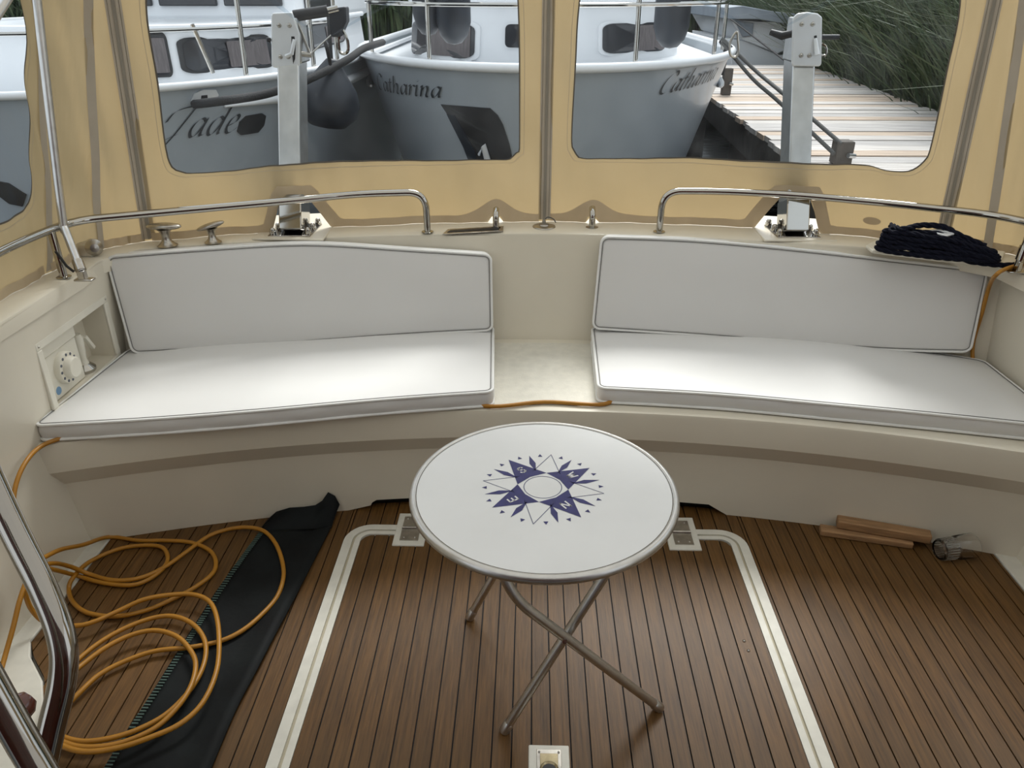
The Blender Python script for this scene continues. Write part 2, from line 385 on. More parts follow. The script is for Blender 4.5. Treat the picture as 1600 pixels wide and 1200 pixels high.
# left wall with a rectangular opening for the shower recess
RY0, RY1, RZ0, RZ1 = 2.035, 2.405, .462, .655
ys = [.2, 1.0, 1.6, RY0, RY1, 2.62]; zz = [-.02, .2, .4, RZ0, RZ1, .79]
vs = [(vx(z), y, z) for z in zz for y in ys]; n = len(ys)
fs = [(j*n+i, j*n+i+1, (j+1)*n+i+1, (j+1)*n+i) for j in range(5) for i in range(n-1) if not (ys[i] == RY0 and zz[j] == RZ0)]
b.add(vs, fs); wl_ = b.build('wall_left', 'gelcoat'); tag(wl_, kind='structure')
XW = vx(.55)
MB().box((XW-.09, RY0, RZ0), (XW-.085, RY1, RZ1)).build('recess_back', 'gelcoat', wl_, smooth=False)
rb = MB()
for lo, hi in (((XW-.09, RY0, RZ0-.004), (XW, RY1, RZ0)), ((XW-.09, RY0, RZ1), (XW, RY1, RZ1+.004)), ((XW-.09, RY0-.004, RZ0), (XW, RY0, RZ1)), ((XW-.09, RY1, RZ0), (XW, RY1+.004, RZ1))): rb.box(lo, hi)
rb.build('recess_lining', 'gelcoat', wl_, smooth=False)
b = MB(); ys = [.2, 1.0, 1.6, 2.2, 2.70]
b.add([(interp([0, .4, .8], [1.545, XR, XR-.015], z), y, z) for z in zz for y in ys], [(j*5+i, j*5+i+1, (j+1)*5+i+1, (j+1)*5+i) for j in range(5) for i in range(4)])
wr_ = b.build('wall_right', 'gelcoat'); tag(wr_, kind='structure')
b = MB(); NX = 40
def coam(u, v):
    x = -1.47+u*3.10
    return Vector((x, coam_y(x)*(1-v)+(coamt_y(x)-.012)*v, .36+v*(ZL-.36)-.006))
b.grid(coam, NX, 6); wb_ = b.build('wall_back', 'gelcoat'); tag(wb_, kind='structure')
# ledge (side deck): inner edge to hull edge
inner = [(-1.435, .2), (-1.435, 1.9), (-1.43, 2.3), (-1.44, 2.44)]+[(x, coamt_y(x)) for x in [-1.36+i*.12 for i in range(25)] if x < 1.5]+[(1.545, 2.47), (1.57, 2.3), (1.585, 1.9), (1.585, .2)]
def ledge_out(p):
    x, y = p; d = Vector((x-CX, (y-.8)*1.0 if y > .8 else 0)); d.normalize()
    return (x+d.x*.36, y+d.y*.36) if y > 2.35 else (x+(.30 if x > 0 else -.30), y)
outer = [ledge_out(p) for p in inner]
b = MB(); n = len(inner); prof = [(0, -.05), (0, -.016), (.005, -.005), (.016, 0), (.2, .002), (.98, 0), (1, -.03), (1, -.7)]
vs = []
for t, dz in prof:
    for p, q in zip(inner, outer):
        tt = t if t > .1 else t/.33
        vs.append((p[0]*(1-tt)+q[0]*tt, p[1]*(1-tt)+q[1]*tt, ZL+dz))
b.add(vs, [(j*n+i, j*n+i+1, (j+1)*n+i+1, (j+1)*n+i) for j in range(len(prof)-1) for i in range(n-1)])
ledge = b.build('deck_ledge', 'gelcoat'); tag(ledge, 'cream moulded side deck running round the stern behind the cushions', kind='structure')

# ------------------------------------------------------------------ bench
bench = thing('bench', (CX, 2.4, 0), 'built-in curved cream bench with an overhanging lip along the stern', 'bench')
X0, X1 = -1.46, 1.60
def bx(u): return X0+(X1-X0)*u
b = MB().grid(lambda u, v: Vector((bx(u), lip_y(bx(u))+.012+(coam_y(bx(u))+.01-lip_y(bx(u))-.012)*v, .40)), 40, 2); b.build('seat_top', 'gelcoat', bench)
prof = [(.012, .40), (.003, .397), (0, .388), (0, .300), (.003, .295), (.040, .235)]
b = MB(); vs = [(bx(i/40), lip_y(bx(i/40))+o, z) for o, z in prof for i in range(41)]
b.add(vs, [(j*41+i, j*41+i+1, (j+1)*41+i+1, (j+1)*41+i) for j in range(len(prof)-1) for i in range(40)]); b.build('lip', 'gelcoat', bench, ang=28)
# front face with a low cut-out in the middle
def cut(x): return .038 if -.535 < x < .635 else 0.0
xs = [bx(i/40) for i in range(41)]+[-.535, -.52, .62, .635]; xs = sorted(xs)
def cuth(x): return interp([-.55, -.53, .63, .65], [0.0, .036, .036, 0.0], x)
b = MB(); n = len(xs)
b.add([(x, face_y(x)-.001, .236) for x in xs]+[(x, face_y(x), cuth(x)) for x in xs]+[(x, face_y(x)+.02, cuth(x)) for x in xs], [(j*n+i, j*n+i+1, (j+1)*n+i+1, (j+1)*n+i) for j in range(2) for i in range(n-1)])
b.build('front_panel', 'gelcoat', bench, ang=28)
MB().grid(lambda u, v: Vector((-.56+1.22*u, face_y(-.56+1.22*u)+.045, -.01+.06*v)), 12, 1).build('drain_recess', 'dark_recess', bench)
# locker lid in the seat gap
def lidp(u, v): x = -.155+.40*u; return Vector((x, lip_y(x)+.035+(coam_y(x)-.03-lip_y(x)-.035)*v, .4015))
lid = MB().grid(lidp, 8, 4); lid.build('locker_lid', 'nonslip', bench)
# sealant joints where bench meets the side walls
MB().tube([(-1.418, face_y(-1.40)-.003, .002), (-1.435, face_y(-1.40)-.003, .235), (-1.452, lip_y(-1.44)-.003, .30), (-1.456, lip_y(-1.44)-.003, .395)], .003, 6).build('sealant_joint', 'groove', bench)
MB().tube([(1.546, face_y(1.52)-.003, .002), (1.575, face_y(1.52)-.003, .235), (1.594, lip_y(1.55)-.003, .30), (1.60, lip_y(1.55)-.003, .395)], .003, 6).build('sealant_joint', 'groove', bench)

# ------------------------------------------------------------------ cushions
def cushion(name, label, surf0, nrm_t, thick, bulge, wob=.003, seed=1):
    """surf0(u,v) = visible face; the body extends along -normal by thick; corners rounded"""
    rnd = random.Random(seed); ph = [rnd.uniform(0, 6) for _ in range(4)]
    Lu = (surf0(0, .5)-surf0(1, .5)).length; Lv = (surf0(.5, 0)-surf0(.5, 1)).length; RC = .024
    def surf(u, v):
        a, b = min(u, 1-u)*Lu, min(v, 1-v)*Lv
        if a < RC and b < RC:
            x, y = (RC-a)/RC, (RC-b)/RC; m_, h_ = max(x, y), math.hypot(x, y)
            if h_ > 0: x *= m_/h_; y *= m_/h_
            a, b = RC*(1-x), RC*(1-y)
            u = a/Lu if u < .5 else 1-a/Lu; v = b/Lv if v < .5 else 1-b/Lv
        return surf0(u, v)
    def samples(L, n):
        e = [0, .006/L, .012/L, .018/L, .024/L]; m = [e[-1]+(1-2*e[-1])*i/n for i in range(1, n)]
        return e+m+[1-x for x in reversed(e)]
    us, vs_ = samples(Lu, 30), samples(Lv, 9); nu, nv = len(us)-1, len(vs_)-1
    c = surf(.5, .5)-nrm_t(.5, .5)*thick; root = thing(name, c, label, 'cushion', 'white cockpit cushions')
    def prof(d): return min(1, d/.09)**.6
    def front(u, v):
        k = prof(min(u, 1-u)*Lu)*prof(min(v, 1-v)*Lv)
        h = k*(bulge+wob*(math.sin(7*u+ph[0])*math.sin(4*v+ph[1])+.6*math.sin(13*u+ph[2]+3*v)))
        return surf(u, v)+nrm_t(u, v)*h
    G = lambda fn: (lambda s, t: fn(us[round(s*nu)], vs_[round(t*nv)]))
    b = MB().grid(G(front), nu, nv)
    P = [(u, 0) for u in us[:-1]]+[(1, v) for v in vs_[:-1]]+[(u, 1) for u in us[:0:-1]]+[(0, v) for v in vs_[:0:-1]]
    n = len(P); rows = []
    def out(u, v):
        d = surf(u, v)-surf(min(max(u, RC/Lu), 1-RC/Lu), min(max(v, RC/Lv), 1-RC/Lv)); return d.normalized() if d.length > 1e-6 else Vector()
    for t, o in ((0, 0), (.15, .003), (.5, .006), (.85, .003), (1, 0)):
        rows.append([surf(u, v)-nrm_t(u, v)*thick*t+out(u, v)*(o+.0015*math.sin(40*u+9*v+ph[3])*(1 if o else 0)) for u, v in P])
    b.add([p for r in rows for p in r], [(j*n+i, j*n+(i+1) % n, (j+1)*n+(i+1) % n, (j+1)*n+i) for j in range(4) for i in range(n)])
    b.grid(G(lambda u, v: surf(u, v)-nrm_t(u, v)*thick), nu, nv)
    b.build('cover', 'vinyl', root, ang=50)
    for t in (0, 1):
        loop = [surf(u, v)-nrm_t(u, v)*thick*t+out(u, v)*.002 for u, v in P]
        pp_ = MB().tube(loop+[loop[0], loop[1]], .0048, 8, cap=False).build('piping', 'piping', root)
        sg = 1 if t == 0 else -1
        loop = [surf(u, v)-nrm_t(u, v)*thick*t+nrm_t(u, v)*.0035*sg-out(u, v)*.0050 for u, v in P]
        MB().tube(loop+[loop[0], loop[1]], .0013, 5, cap=False).build('seam', 'seam_grey', pp_)
    return root
def edge_out(surf, u, v):
    e = .02; d = Vector()
    if u < .001: d += (surf(0, v)-surf(e, v)).normalized()
    if u > .999: d += (surf(1, v)-surf(1-e, v)).normalized()
    if v < .001: d += (surf(u, 0)-surf(u, e)).normalized()
    if v > .999: d += (surf(u, 1)-surf(u, 1-e)).normalized()
    return d
def edge(pts):
    C = catmull(pts, 12); L = [0]
    for i in range(len(C)-1): L.append(L[-1]+(C[i+1]-C[i]).length)
    def f(t):
        s = t*L[-1]
        for i in range(len(C)-1):
            if s <= L[i+1]+1e-9: return C[i].lerp(C[i+1], (s-L[i])/max(1e-9, L[i+1]-L[i]))
        return C[-1]
    return f
def ruled(A, B): 
    fa, fb = edge(A), edge(B); return lambda u, v: fa(u).lerp(fb(u), v)
Zs = .458
UPV = Vector((0, 0, 1))
cushion('seat_cushion', 'long white seat cushion with piping on the side of the shower recess', ruled(
    [pz(54, 665, Zs), pz(230, 655, Zs), pz(400, 642, Zs), pz(600, 624, Zs), pz(769, 612, Zs)],
    [(-1.425, 2.46, Zs), (-1.1, 2.545, Zs), (-.787, 2.61, Zs), (-.45, 2.67, Zs), (-.140, 2.70, Zs)]), lambda u, v: UPV, .050, .008, seed=3)
cushion('seat_cushion', 'long white seat cushion on the side of the navy rope, sunlit front edge', ruled(
    [pz(936, 606, Zs), pz(1120, 616, Zs), pz(1300, 632, Zs), pz(1480, 649, Zs), (1.585, 1.985, Zs)],
    [(.240, 2.70, Zs), (.6, 2.68, Zs), (.939, 2.63, Zs), (1.3, 2.55, Zs), (1.572, 2.44, Zs)]), lambda u, v: UPV, .050, .008, seed=5)
def back_cushion(label, bl, tl, seed):
    S = ruled(bl, tl)
    def nr(u, v):
        a = S(min(1, u+.01), .5)-S(max(0, u-.01), .5); c = S(u, 1)-S(u, 0); n_ = a.cross(c).normalized()
        return n_ if n_.y < 0 else -n_
    n0 = nr(.5, .5)
    return cushion('back_cushion', label, S, lambda u, v: n0, .048, .010, seed=seed)
def yb(x, d): return coam_y(x)-d
back_cushion('white back cushion leaning behind the seat beside the shower recess',
    [py(208, 551, 2.425), py(350, 543, 2.50), py(490, 533, 2.56), py(640, 522, 2.615), py(768, 515, 2.648)],
    [py(167, 402, 2.475), py(320, 390, 2.555), py(480, 382, 2.62), py(640, 391, 2.665), py(766, 399, 2.69)], 8)
back_cushion('white back cushion leaning below the coiled navy rope',
    [py(927, 512, 2.655), py(1080, 522, 2.64), py(1230, 534, 2.60), py(1380, 545, 2.53), py(1515, 549, 2.45)],
    [py(941, 371, 2.715), py(1080, 376, 2.70), py(1240, 390, 2.66), py(1400, 408, 2.60), py(1542, 424, 2.52)], 9)

# ------------------------------------------------------------------ table
TC = Vector((.0365, 1.437, .60)); TR = .299
table = thing('folding_table', (TC.x, TC.y, 0), 'round white folding table with a blue compass rose and tubular legs', 'table')
MB().lathe([(0, 0), (TR-.006, 0), (TR-.006, -.016), (0, -.016)], TC, 96).build('tabletop', 'laminate', table, ang=30)
rp = [(TR-.006+.0095*math.cos(a), -.0085+.0115*math.sin(a)) for a in [2*PI*i/12 for i in range(12)]]
MB().lathe(rp, TC, 96, close=True).build('rim', 'alu', table, ang=60)
MB().lathe([(TR-.0115, .0006), (TR-.0130, .0006)], TC, 96).build('rim_line', 'thread', table)
# compass
zc = .60+.0006; A0 = math.radians(36)
def pol(r, a, z=zc): return (TC.x-.002+r*math.cos(a), TC.y+.004+r*math.sin(a), z)
b = MB()
for k in range(4):
    a = A0+k*PI/2
    b.add([pol(.137, a), pol(.058, a+PI/4), pol(.049, a+PI/8), pol(.049, a), pol(.049, a-PI/8), pol(.058, a-PI/4)], [(0, 1, 2, 3), (0, 3, 4, 5)])
    for q in (-PI/8, PI/8):
        d = a+q+(0 if q > 0 else 0)
        b.add([pol(.134, d), pol(.100, d+.075), pol(.066, d), pol(.100, d-.075)], [(0, 1, 2, 3)])
    a2 = a+PI/4; t, l_, r_ = Vector(pol(.138, a2)), Vector(pol(.067, a2+.50)), Vector(pol(.067, a2-.50))
    for s_, e_ in ((l_, t), (r_, t)):
        nn = (e_-s_).cross(UPV).normalized()*.0007
        b.add([s_-nn, e_-nn, e_+nn, s_+nn], [(0, 1, 2, 3)])
for k in range(16):
    a = A0+PI/16+k*PI/8
    b.add([pol(.138, a), pol(.127, a+.043), pol(.127, a-.043)], [(0, 1, 2)])
for i in range(64):
    a, c = 2*PI*i/64, 2*PI*(i+1)/64
    b.add([pol(.0435, a), pol(.0435, c), pol(.0420, c), pol(.0420, a)], [(0, 1, 2, 3)])
rose = b.build('compass_rose', 'navy', table, smooth=False)
STRK = {'W': [[(0, 1), (.25, 0), (.5, .8), (.75, 0), (1, 1)]], 'N': [[(.05, 0), (.05, 1), (.85, 0), (.85, 1)]],
        'E': [[(.75, 1), (.1, 1), (.1, 0), (.75, 0)], [(.1, .52), (.68, .52)]],
        'S': [[(.8, .84), (.62, 1.0), (.3, 1.0), (.1, .82), (.2, .6), (.65, .45), (.82, .22), (.62, 0), (.28, 0), (.06, .18)]]}
for k, ch in enumerate('WSEN'):
    a = A0+k*PI/2; o = Vector(pol(.083, a, zc+.0004)); u = Vector((math.cos(a), math.sin(a), 0)); r_ = Vector((math.sin(a), -math.cos(a), 0)); sz = .021
    b = MB()
    for st in STRK[ch]:
        P = [o+r_*((p[0]-.45)*sz*.85)+u*((p[1]-.5)*sz) for p in st]
        for i in range(len(P)-1):
            d = (P[i+1]-P[i]).normalized(); nn = d.cross(UPV)*.0019; e = d*.0012
            b.add([P[i]-e-nn, P[i+1]+e-nn, P[i+1]+e+nn, P[i]-e+nn], [(0, 1, 2, 3)])
    tag(b.build('letter', 'print_white', rose, smooth=False), 'white letter '+ch)
# legs: two parallel tubes of one frame and the single crossing one
zt = .582
def legp(bot, top, bend):
    return fillet([bot, bend, top], .05, 8)
f1, f2, f3 = pz(790, 1138, .012), pz(1028, 1104, .012), pz(735, 962, .012)
d12 = Vector((f2.x-f1.x, 0, 0))
k1 = pz(946, 897, .46); e1 = k1+Vector((.055, .012, .122))
k3 = k1+(f3-f1); e3 = e1+(f3-f1)*.92; e3.z = zt
k2 = pz(806, 938, .46); e2 = Vector((k2.x-.05, k2.y+.01, zt))
RL = .0115
MB().tube(legp(f1, e1, k1), RL, 14).build('leg', 'alu', table)
MB().tube(legp(f3, e3, k3), RL, 14).build('leg', 'alu', table)
MB().tube(legp(f2, e2, k2), RL, 14).build('leg', 'alu', table)
for p, q in ((f1, k1), (f2, k2), (f3, k3)):
    d = (q-p).normalized(); MB().lathe([(0, -.012), (.0125, -.010), (.0135, -.004), (.0135, .018), (.0118, .022)], p, 14, d).build('foot_cap', 'alu', table)
MB().tube([e1+Vector((0, -.02, -.002)), e3+Vector((0, .02, -.002))], .010, 10).build('top_bar', 'alu', table)
MB().tube([e2+Vector((0, -.01, -.002)), e2+Vector((-.05, .34, -.002))], .010, 10).build('top_bar', 'alu', table)
# pivot where legs cross
pv = f1.lerp(k1, .61); pw = f2.lerp(k2, .695); pm = (pv+pw)/2
MB().tube([pw+Vector((0, -.015, 0)), pv+Vector((0, .016, 0))], .0055, 10).build('pivot_bolt', 'chrome', table)

# ------------------------------------------------------------------ canvas enclosure
BASE = [(-1.53, .5), (-1.535, 1.3), (-1.53, 2.0), (-1.52, 2.32), (-1.49, 2.52), (-1.36, 2.64), (-1.02, 2.755), (-.75, 2.84), (-.32, 2.91), (.05, 2.94), (.42, 2.925), (.85, 2.875), (1.19, 2.77), (1.48, 2.67), (1.63, 2.56), (1.68, 2.32), (1.70, 2.0), (1.71, 1.3), (1.71, .5)]
NB = len(BASE)
def cbase(u):
    u = max(0, min(NB-1.0001, u)); i = int(u); t = u-i
    g = lambda k: Vector((*BASE[max(0, min(NB-1, k))], 0))
    p0, p1, p2, p3 = g(i-1), g(i), g(i+1), g(i+2)
    return .5*((2*p1)+(p2-p0)*t+(2*p0-5*p1+4*p2-p3)*t*t+(3*p1-p0-3*p2+p3)*t**3)
def CS(u, z):
    p = cbase(u); k = (z-ZL)/.8
    p = p+Vector((-.05*math.tanh((p.x-CX)*1.6)*k, 0, 0))
    p.y -= .045*(math.exp(-((p.x+.87)/.22)**2)+math.exp(-((p.x-.965)/.22)**2))*math.exp(-((z-1.0)/.13)**2)
    p.z = z; return p
def cn(u):
    t = cbase(u+.02)-cbase(u-.02); return Vector((t.y, -t.x, 0)).normalized()   # towards inside
def wr(u, z, a=.009):
    return a*(math.sin(u*9+z*5)*.5+math.sin(u*23+z*3+1)*.3+math.sin(z*17+u*6)*.35)
def CSW(u, z, off=0): return CS(u, z)+cn(u)*(wr(u, z)+off)
def cuv(x, y, u=None):
    if u is None: u = interp([0, 70, 235, 850, 1490, 1600], [2.2, 3.4, 5.1, 9, 13.1, 14], x)
    return onsurf(CS, x, y, u, 1.2)
ZT = 2.02
canvas = thing('canvas_enclosure', (CX, 2.9, ZL), 'cream canvas cockpit enclosure with clear vinyl windows around the stern', 'canvas tent')
# lower outline (u,z) of canvas: fixtures and davit openings
LOW = []
def low(x, y, zmin=None):
    u, z = cuv(x, y); LOW.append((u, z))
for x, y in ((424, 366), (436, 318), (446, 304), (474, 303), (484, 312), (518, 356)): low(x, y)
for x, y in ((762, 352), (767, 338), (775, 335), (783, 338), (787, 352)): low(x, y)
for x, y in ((913, 352), (918, 338), (925, 335), (932, 338), (937, 352)): low(x, y)
for x, y in ((1178, 357), (1216, 312), (1226, 304), (1262, 304), (1270, 318), (1282, 370)): low(x, y)
LOW = sorted(LOW); LU = [a for a, c in LOW]
groups = [LOW[0:6], LOW[6:11], LOW[11:16], LOW[16:22]]
def zlow(u):
    z = ZL+.003
    for g in groups:
        if g[0][0] <= u <= g[-1][0]: z = max(z, interp([q[0] for q in g], [q[1] for q in g], u))
    return z
def rrect(pts, r, n=5):
    m = len(pts); out = []
    for i in range(m):
        p = Vector((*pts[i], 0)); a = Vector((*pts[i-1], 0))-p; c = Vector((*pts[(i+1) % m], 0))-p
        # scale u to metres (~.33 m per unit)
        rr = r[i]
        p1 = p+a*min(.45, rr/a.length); p2 = p+c*min(.45, rr/c.length)
        for k in range(n+1): t = k/n; q = p1*(1-t)**2+p*2*t*(1-t)+p2*t*t; out.append((q.x, q.y))
    return out
def resample(P, n):
    m = len(P); L = [0]
    for i in range(m):
        a, c = P[i], P[(i+1) % m]; L.append(L[-1]+math.hypot((a[0]-c[0])*.38, a[1]-c[1]))
    out = []; j = 0
    for k in range(n):
        s = L[-1]*k/n
        while s > L[j+1]: j += 1
        t = (s-L[j])/max(1e-9, L[j+1]-L[j]); a, c = P[j], P[(j+1) % m]; out.append((a[0]*(1-t)+c[0]*t, a[1]*(1-t)+c[1]*t))
    return out
def panel(L0, L1, hole, name='canvas_panel'):
    """canvas panel between u0,u1 with an optional window outline hole [(u,z)]"""
    u0, u1 = L0(1.3), L1(1.3)
    if not hole:
        nu = max(8, int((u1-u0)*14))
        return MB().grid(lambda s, t: CSW(L0(ZL+(ZT-ZL)*t)*(1-s)+L1(ZL+(ZT-ZL)*t)*s, ZL+.003+(ZT-ZL-.003)*t), nu, 26).build(name, 'canvas', canvas, ang=80)
    N = 260; H = resample(hole, N)
    cu = sum(h[0] for h in H)/N; cz = sum(h[1] for h in H)/N
    O = []
    for hu, hz in H:
        du, dz = hu-cu, hz-cz; ts = []
        if du > 1e-6: ts.append((u1-cu)/du)
        if du < -1e-6: ts.append((u0-cu)/du)
        if dz > 1e-6: ts.append((ZT-cz)/dz)
        if dz < -1e-6: ts.append((ZL-cz)/dz)
        t = min(ts); O.append([cu+du*t, cz+dz*t])
    for cn_ in ((u0, ZT), (u1, ZT), (u0, ZL), (u1, ZL)):
        k = min(range(N), key=lambda i: ((O[i][0]-cn_[0])*.38)**2+(O[i][1]-cn_[1])**2); O[k] = list(cn_)
    for o in O:
        o[0] = L0(o[1])+(o[0]-u0)/(u1-u0)*(L1(o[1])-L0(o[1]))
    for o in O:
        if o[1] < ZL+.02: o[1] = zlow(o[0])
    R = 14; b = MB()
    vs = []
    for r in range(R+1):
        t = r/R
        for h, o in zip(H, O):
            u, z = h[0]*(1-t)+o[0]*t, h[1]*(1-t)+o[1]*t; vs.append(CSW(u, z))
    b.add(vs, [(r*N+i, r*N+(i+1) % N, (r+1)*N+(i+1) % N, (r+1)*N+i) for r in range(R) for i in range(N)])
    b.build(name, 'canvas', canvas, ang=80)
    # pane: rings to the centre, set 1 mm outside
    vs = []; R = 7
    for r in range(R):
        t = 1.012-r/R
        for h in H: u, z = cu+(h[0]-cu)*t, cz+(h[1]-cz)*t; vs.append(CSW(u, z, -.0025))
    vs.append(CSW(cu, cz, -.0025)); b = MB()
    b.add(vs, [(r*N+i, r*N+(i+1) % N, (r+1)*N+(i+1) % N, (r+1)*N+i) for r in range(R-1) for i in range(N)]+[((R-1)*N+i, (R-1)*N+(i+1) % N, R*N) for i in range(N)])
    pane = b.build('window_pane', 'pane', canvas, ang=80); tag(pane, 'clear slightly hazy vinyl window')
    def strip(k0, k1, m, off, nm):
        vs = []
        for k in (k0, k1):
            for h in H:
                du, dz = h[0]-cu, h[1]-cz; L = math.hypot(du*.38, dz); t = 1+k/L; vs.append(CSW(cu+du*t, cz+dz*t, off))
        MB().add(vs, [(i, (i+1) % N, N+(i+1) % N, N+i) for i in range(N)]).build(nm, m, pane)
    strip(-.0035, .0022, 'thread', .0012, 'bound_edge'); strip(.019, .0205, 'zip_tape', .0008, 'stitching')
def seam(x0, y0, x1, y1):
    a, c = cuv(x0, y0), cuv(x1, y1); return lambda z: a[0]+(c[0]-a[0])*(z-a[1])/(c[1]-a[1])
sA, sB, sC = seam(75, 345, 56, 2), seam(155, 370, 138, 2), seam(233, 370, 176, 2)
sM = lambda z: uM
uM = cuv(851, 330)[0]; sC2 = seam(1483, 325, 1554, 2); sB2 = seam(1554, 320, 1600, 2)
uA, uB, uC, uC2, uB2 = sA(ZL), sB(ZL), sC(ZL), sC2(ZL), sB2(ZL)
def smooth_hole(P): return [(v.x, v.y) for v in catmull([(p[0], p[1], 0) for p in P], 5, True)]
# rear left window
wl1 = [cuv(262, 246), cuv(284, 269), cuv(320, 270), cuv(430, 259), cuv(520, 253), cuv(640, 251), cuv(780, 250)]
lt_, rt_ = cuv(228, 4), cuv(810, 4)
wr1 = [cuv(799, 245), cuv(809, 235), cuv(812, 218)]
hole1 = [lt_, cuv(246, 130)]+wl1+wr1+[rt_]+rrect([(rt_[0]+.0, 1.80), (lt_[0]+.05, 1.80)], [.12, .12])
hole1 = smooth_hole(hole1); panel(sC, sM, hole1)
hole2 = [cuv(905, 4), cuv(899, 100), cuv(893, 215), cuv(899, 238), cuv(918, 248), cuv(1060, 247), cuv(1180, 252), cuv(1290, 257), cuv(1352, 258), cuv(1385, 266), cuv(1420, 268), cuv(1445, 252), cuv(1456, 225), cuv(1480, 110), cuv(1500, 4)]
hole2 += rrect([(hole2[-1][0]-.03, 1.80), (hole2[0][0], 1.80)], [.12, .12])
hole2 = smooth_hole(hole2); panel(sM, sC2, hole2)
panel(sB, sC, None); panel(sA, sB, None)
panel(sC2, sB2, None)
rt0, rt1 = cuv(36, 40, 3.4), cuv(48, 262, 3.4); lo3 = cuv(0, 345, 3.0)[1]
hole3 = smooth_hole([rt0, (rt0[0]*.5+rt1[0]*.5, (rt0[1]+rt1[1])/2), (rt1[0], rt1[1]+.04), (rt1[0]-.03, rt1[1]-.03), (rt1[0]-.16, lo3+.015), (rt1[0]-.4, lo3), (2.2, lo3-.01), (1.6, lo3-.01), (1.3, lo3), (1.2, lo3+.08), (1.2, 1.4), (1.2, 1.7), (1.3, 1.79), (1.8, 1.8), (2.4, 1.8), (rt0[0]-.2, 1.8), (rt0[0]-.05, 1.75)])
panel(lambda z: .1, sA, hole3)  # unseen forward stretch is invented, window length set for the light inside
hole4 = [(uB2+.75, 1.08), (uB2+.62, 1.2), (uB2+.62, 1.65), (uB2+.75, 1.8), (17.1, 1.8), (17.25, 1.65), (17.25, 1.15), (17.1, 1.03)]
panel(sB2, lambda z: 17.9, smooth_hole(hole4))  # unseen part of this side and its window invented for the light
# seams and zips
def ribbon(su, wd, off, m, nm, z0=None, z1=ZT, parent=canvas):
    z0 = z0 or ZL+.01
    def f(s, t):
        z = z0+(z1-z0)*t; u = su(z); du = wd*(s-.5); p = CSW(u, z, off); tg = (cbase(u+.02)-cbase(u-.02)).normalized(); return p+tg*du
    return MB().grid(f, 4, 30).build(nm, m, parent, ang=80)
for su, wd in ((sM, .046), (sC, .048), (sB, .028), (sA, .030), (sC2, .044), (sB2, .028)):
    zp = ribbon(su, wd, .003, 'zip_tape', 'zip_tape')
    if wd > .03:
        ribbon(su, .010, .0055, 'zip_teeth', 'zip_teeth', parent=zp)
        for d in (-.35, .35):
            def f(s, t, d=d):
                z = ZL+.01+(ZT-ZL-.01)*t; u = su(z); tg = (cbase(u+.02)-cbase(u-.02)).normalized(); return CSW(u, z, .0042)+tg*(d*wd+.0012*(s-.5))
            MB().grid(f, 1, 30).build('stitching', 'thread', zp)
# lower hem band with scallops over the fixtures
def ztop(u):
    z = ZL+.032
    for g in (groups[1], groups[2]):
        c = (g[0][0]+g[-1][0])/2; z += .058*math.exp(-((u-c)/.20)**2)
    for g in (groups[0], groups[3]):
        if g[0][0]-.12 <= u <= g[-1][0]+.12:
            z = max(z, max(zlow(min(g[-1][0], max(g[0][0], u+d))) for d in (-.10, -.05, 0, .05, .10))+.032)
    return z
def band(u0, u1):
    nu = int((u1-u0)*50)
    MB().grid(lambda s, t: CSW(u0+(u1-u0)*s, zlow(u0+(u1-u0)*s)+(ztop(u0+(u1-u0)*s)-zlow(u0+(u1-u0)*s))*t, .002), nu, 3).build('hem_band', 'band', canvas, ang=80)
band(uC+.03, uM-.06); band(uM+.06, uC2-.03); band(uC2+.05, uB2-.03); band(uA+.05, uC-.06); band(.1, uA-.05); band(uB2+.05, 17.9)
# added unseen canvas roof and dark bulkhead behind the camera, both shaping the light
b = MB(); NXr = 24
def yre(x):   # rear edge of the added roof follows the canvas
    best = None
    return 2.94-.15*(x-CX)**2
b.grid(lambda s, t: Vector((-1.49+3.15*s, yre(-1.49+3.15*s)*(1-t)-.6*t, ZT+.12*math.sin(PI*s)*min(1, t*5))), 24, 24)
b.build('added_roof_panel', 'added_roof_canvas', canvas, ang=80)
tag(MB().box((-1.6, -.66, -.05), (1.75, -.60, 2.10)).build('added_wall_front', 'mahogany', smooth=False), kind='structure')  # unseen dark wall added to hold back light from the camera side
# round patch on the canvas at the right
up_, zp_ = cuv(1362, 345)
def patch(s, t): a = 2*PI*s; r = t; return CSW(up_+.032/.36*r*math.cos(a), zp_+.014*r*math.sin(a), .003)
MB().grid(patch, 28, 2).build('patch', 'band', canvas)

# ------------------------------------------------------------------ tubular rails on the ledge
def flange(parent, p, r=.022, m='chrome'):
    return MB().lathe([(0, .005), (r*.72, .005), (r, .002), (r, 0), (0, 0)], p, 20).build('flange', m, parent)
ZR = .948; RR = .0125
fl = Vector((-.382, 2.788, ZL+.002))
P = [fl, fl+Vector((0, -.005, .148)), pz(560, 303, ZR), pz(430, 316, ZR), pz(240, 333, ZR), pz(120, 344, ZR), pz(60, 366, ZR), pz(0, 393, ZR), Vector((-1.44, 1.55, ZR)), Vector((-1.44, .7, ZR))]
rail = thing('grab_rail', fl, 'polished stainless grab rail above the back cushion beside the shower recess', 'rail')
MB().tube(fillet(P, .085, 10), RR, 16).build('tube', 'chrome', rail); flange(rail, fl)
ps = pz(100, 433, ZL+.002); pe = pz(80, 362, ZR-.005)
MB().tube([ps, pe], .012, 14).build('support_post', 'chrome', rail); flange(rail, ps)
fr = Vector((.478, 2.809, ZL+.002))
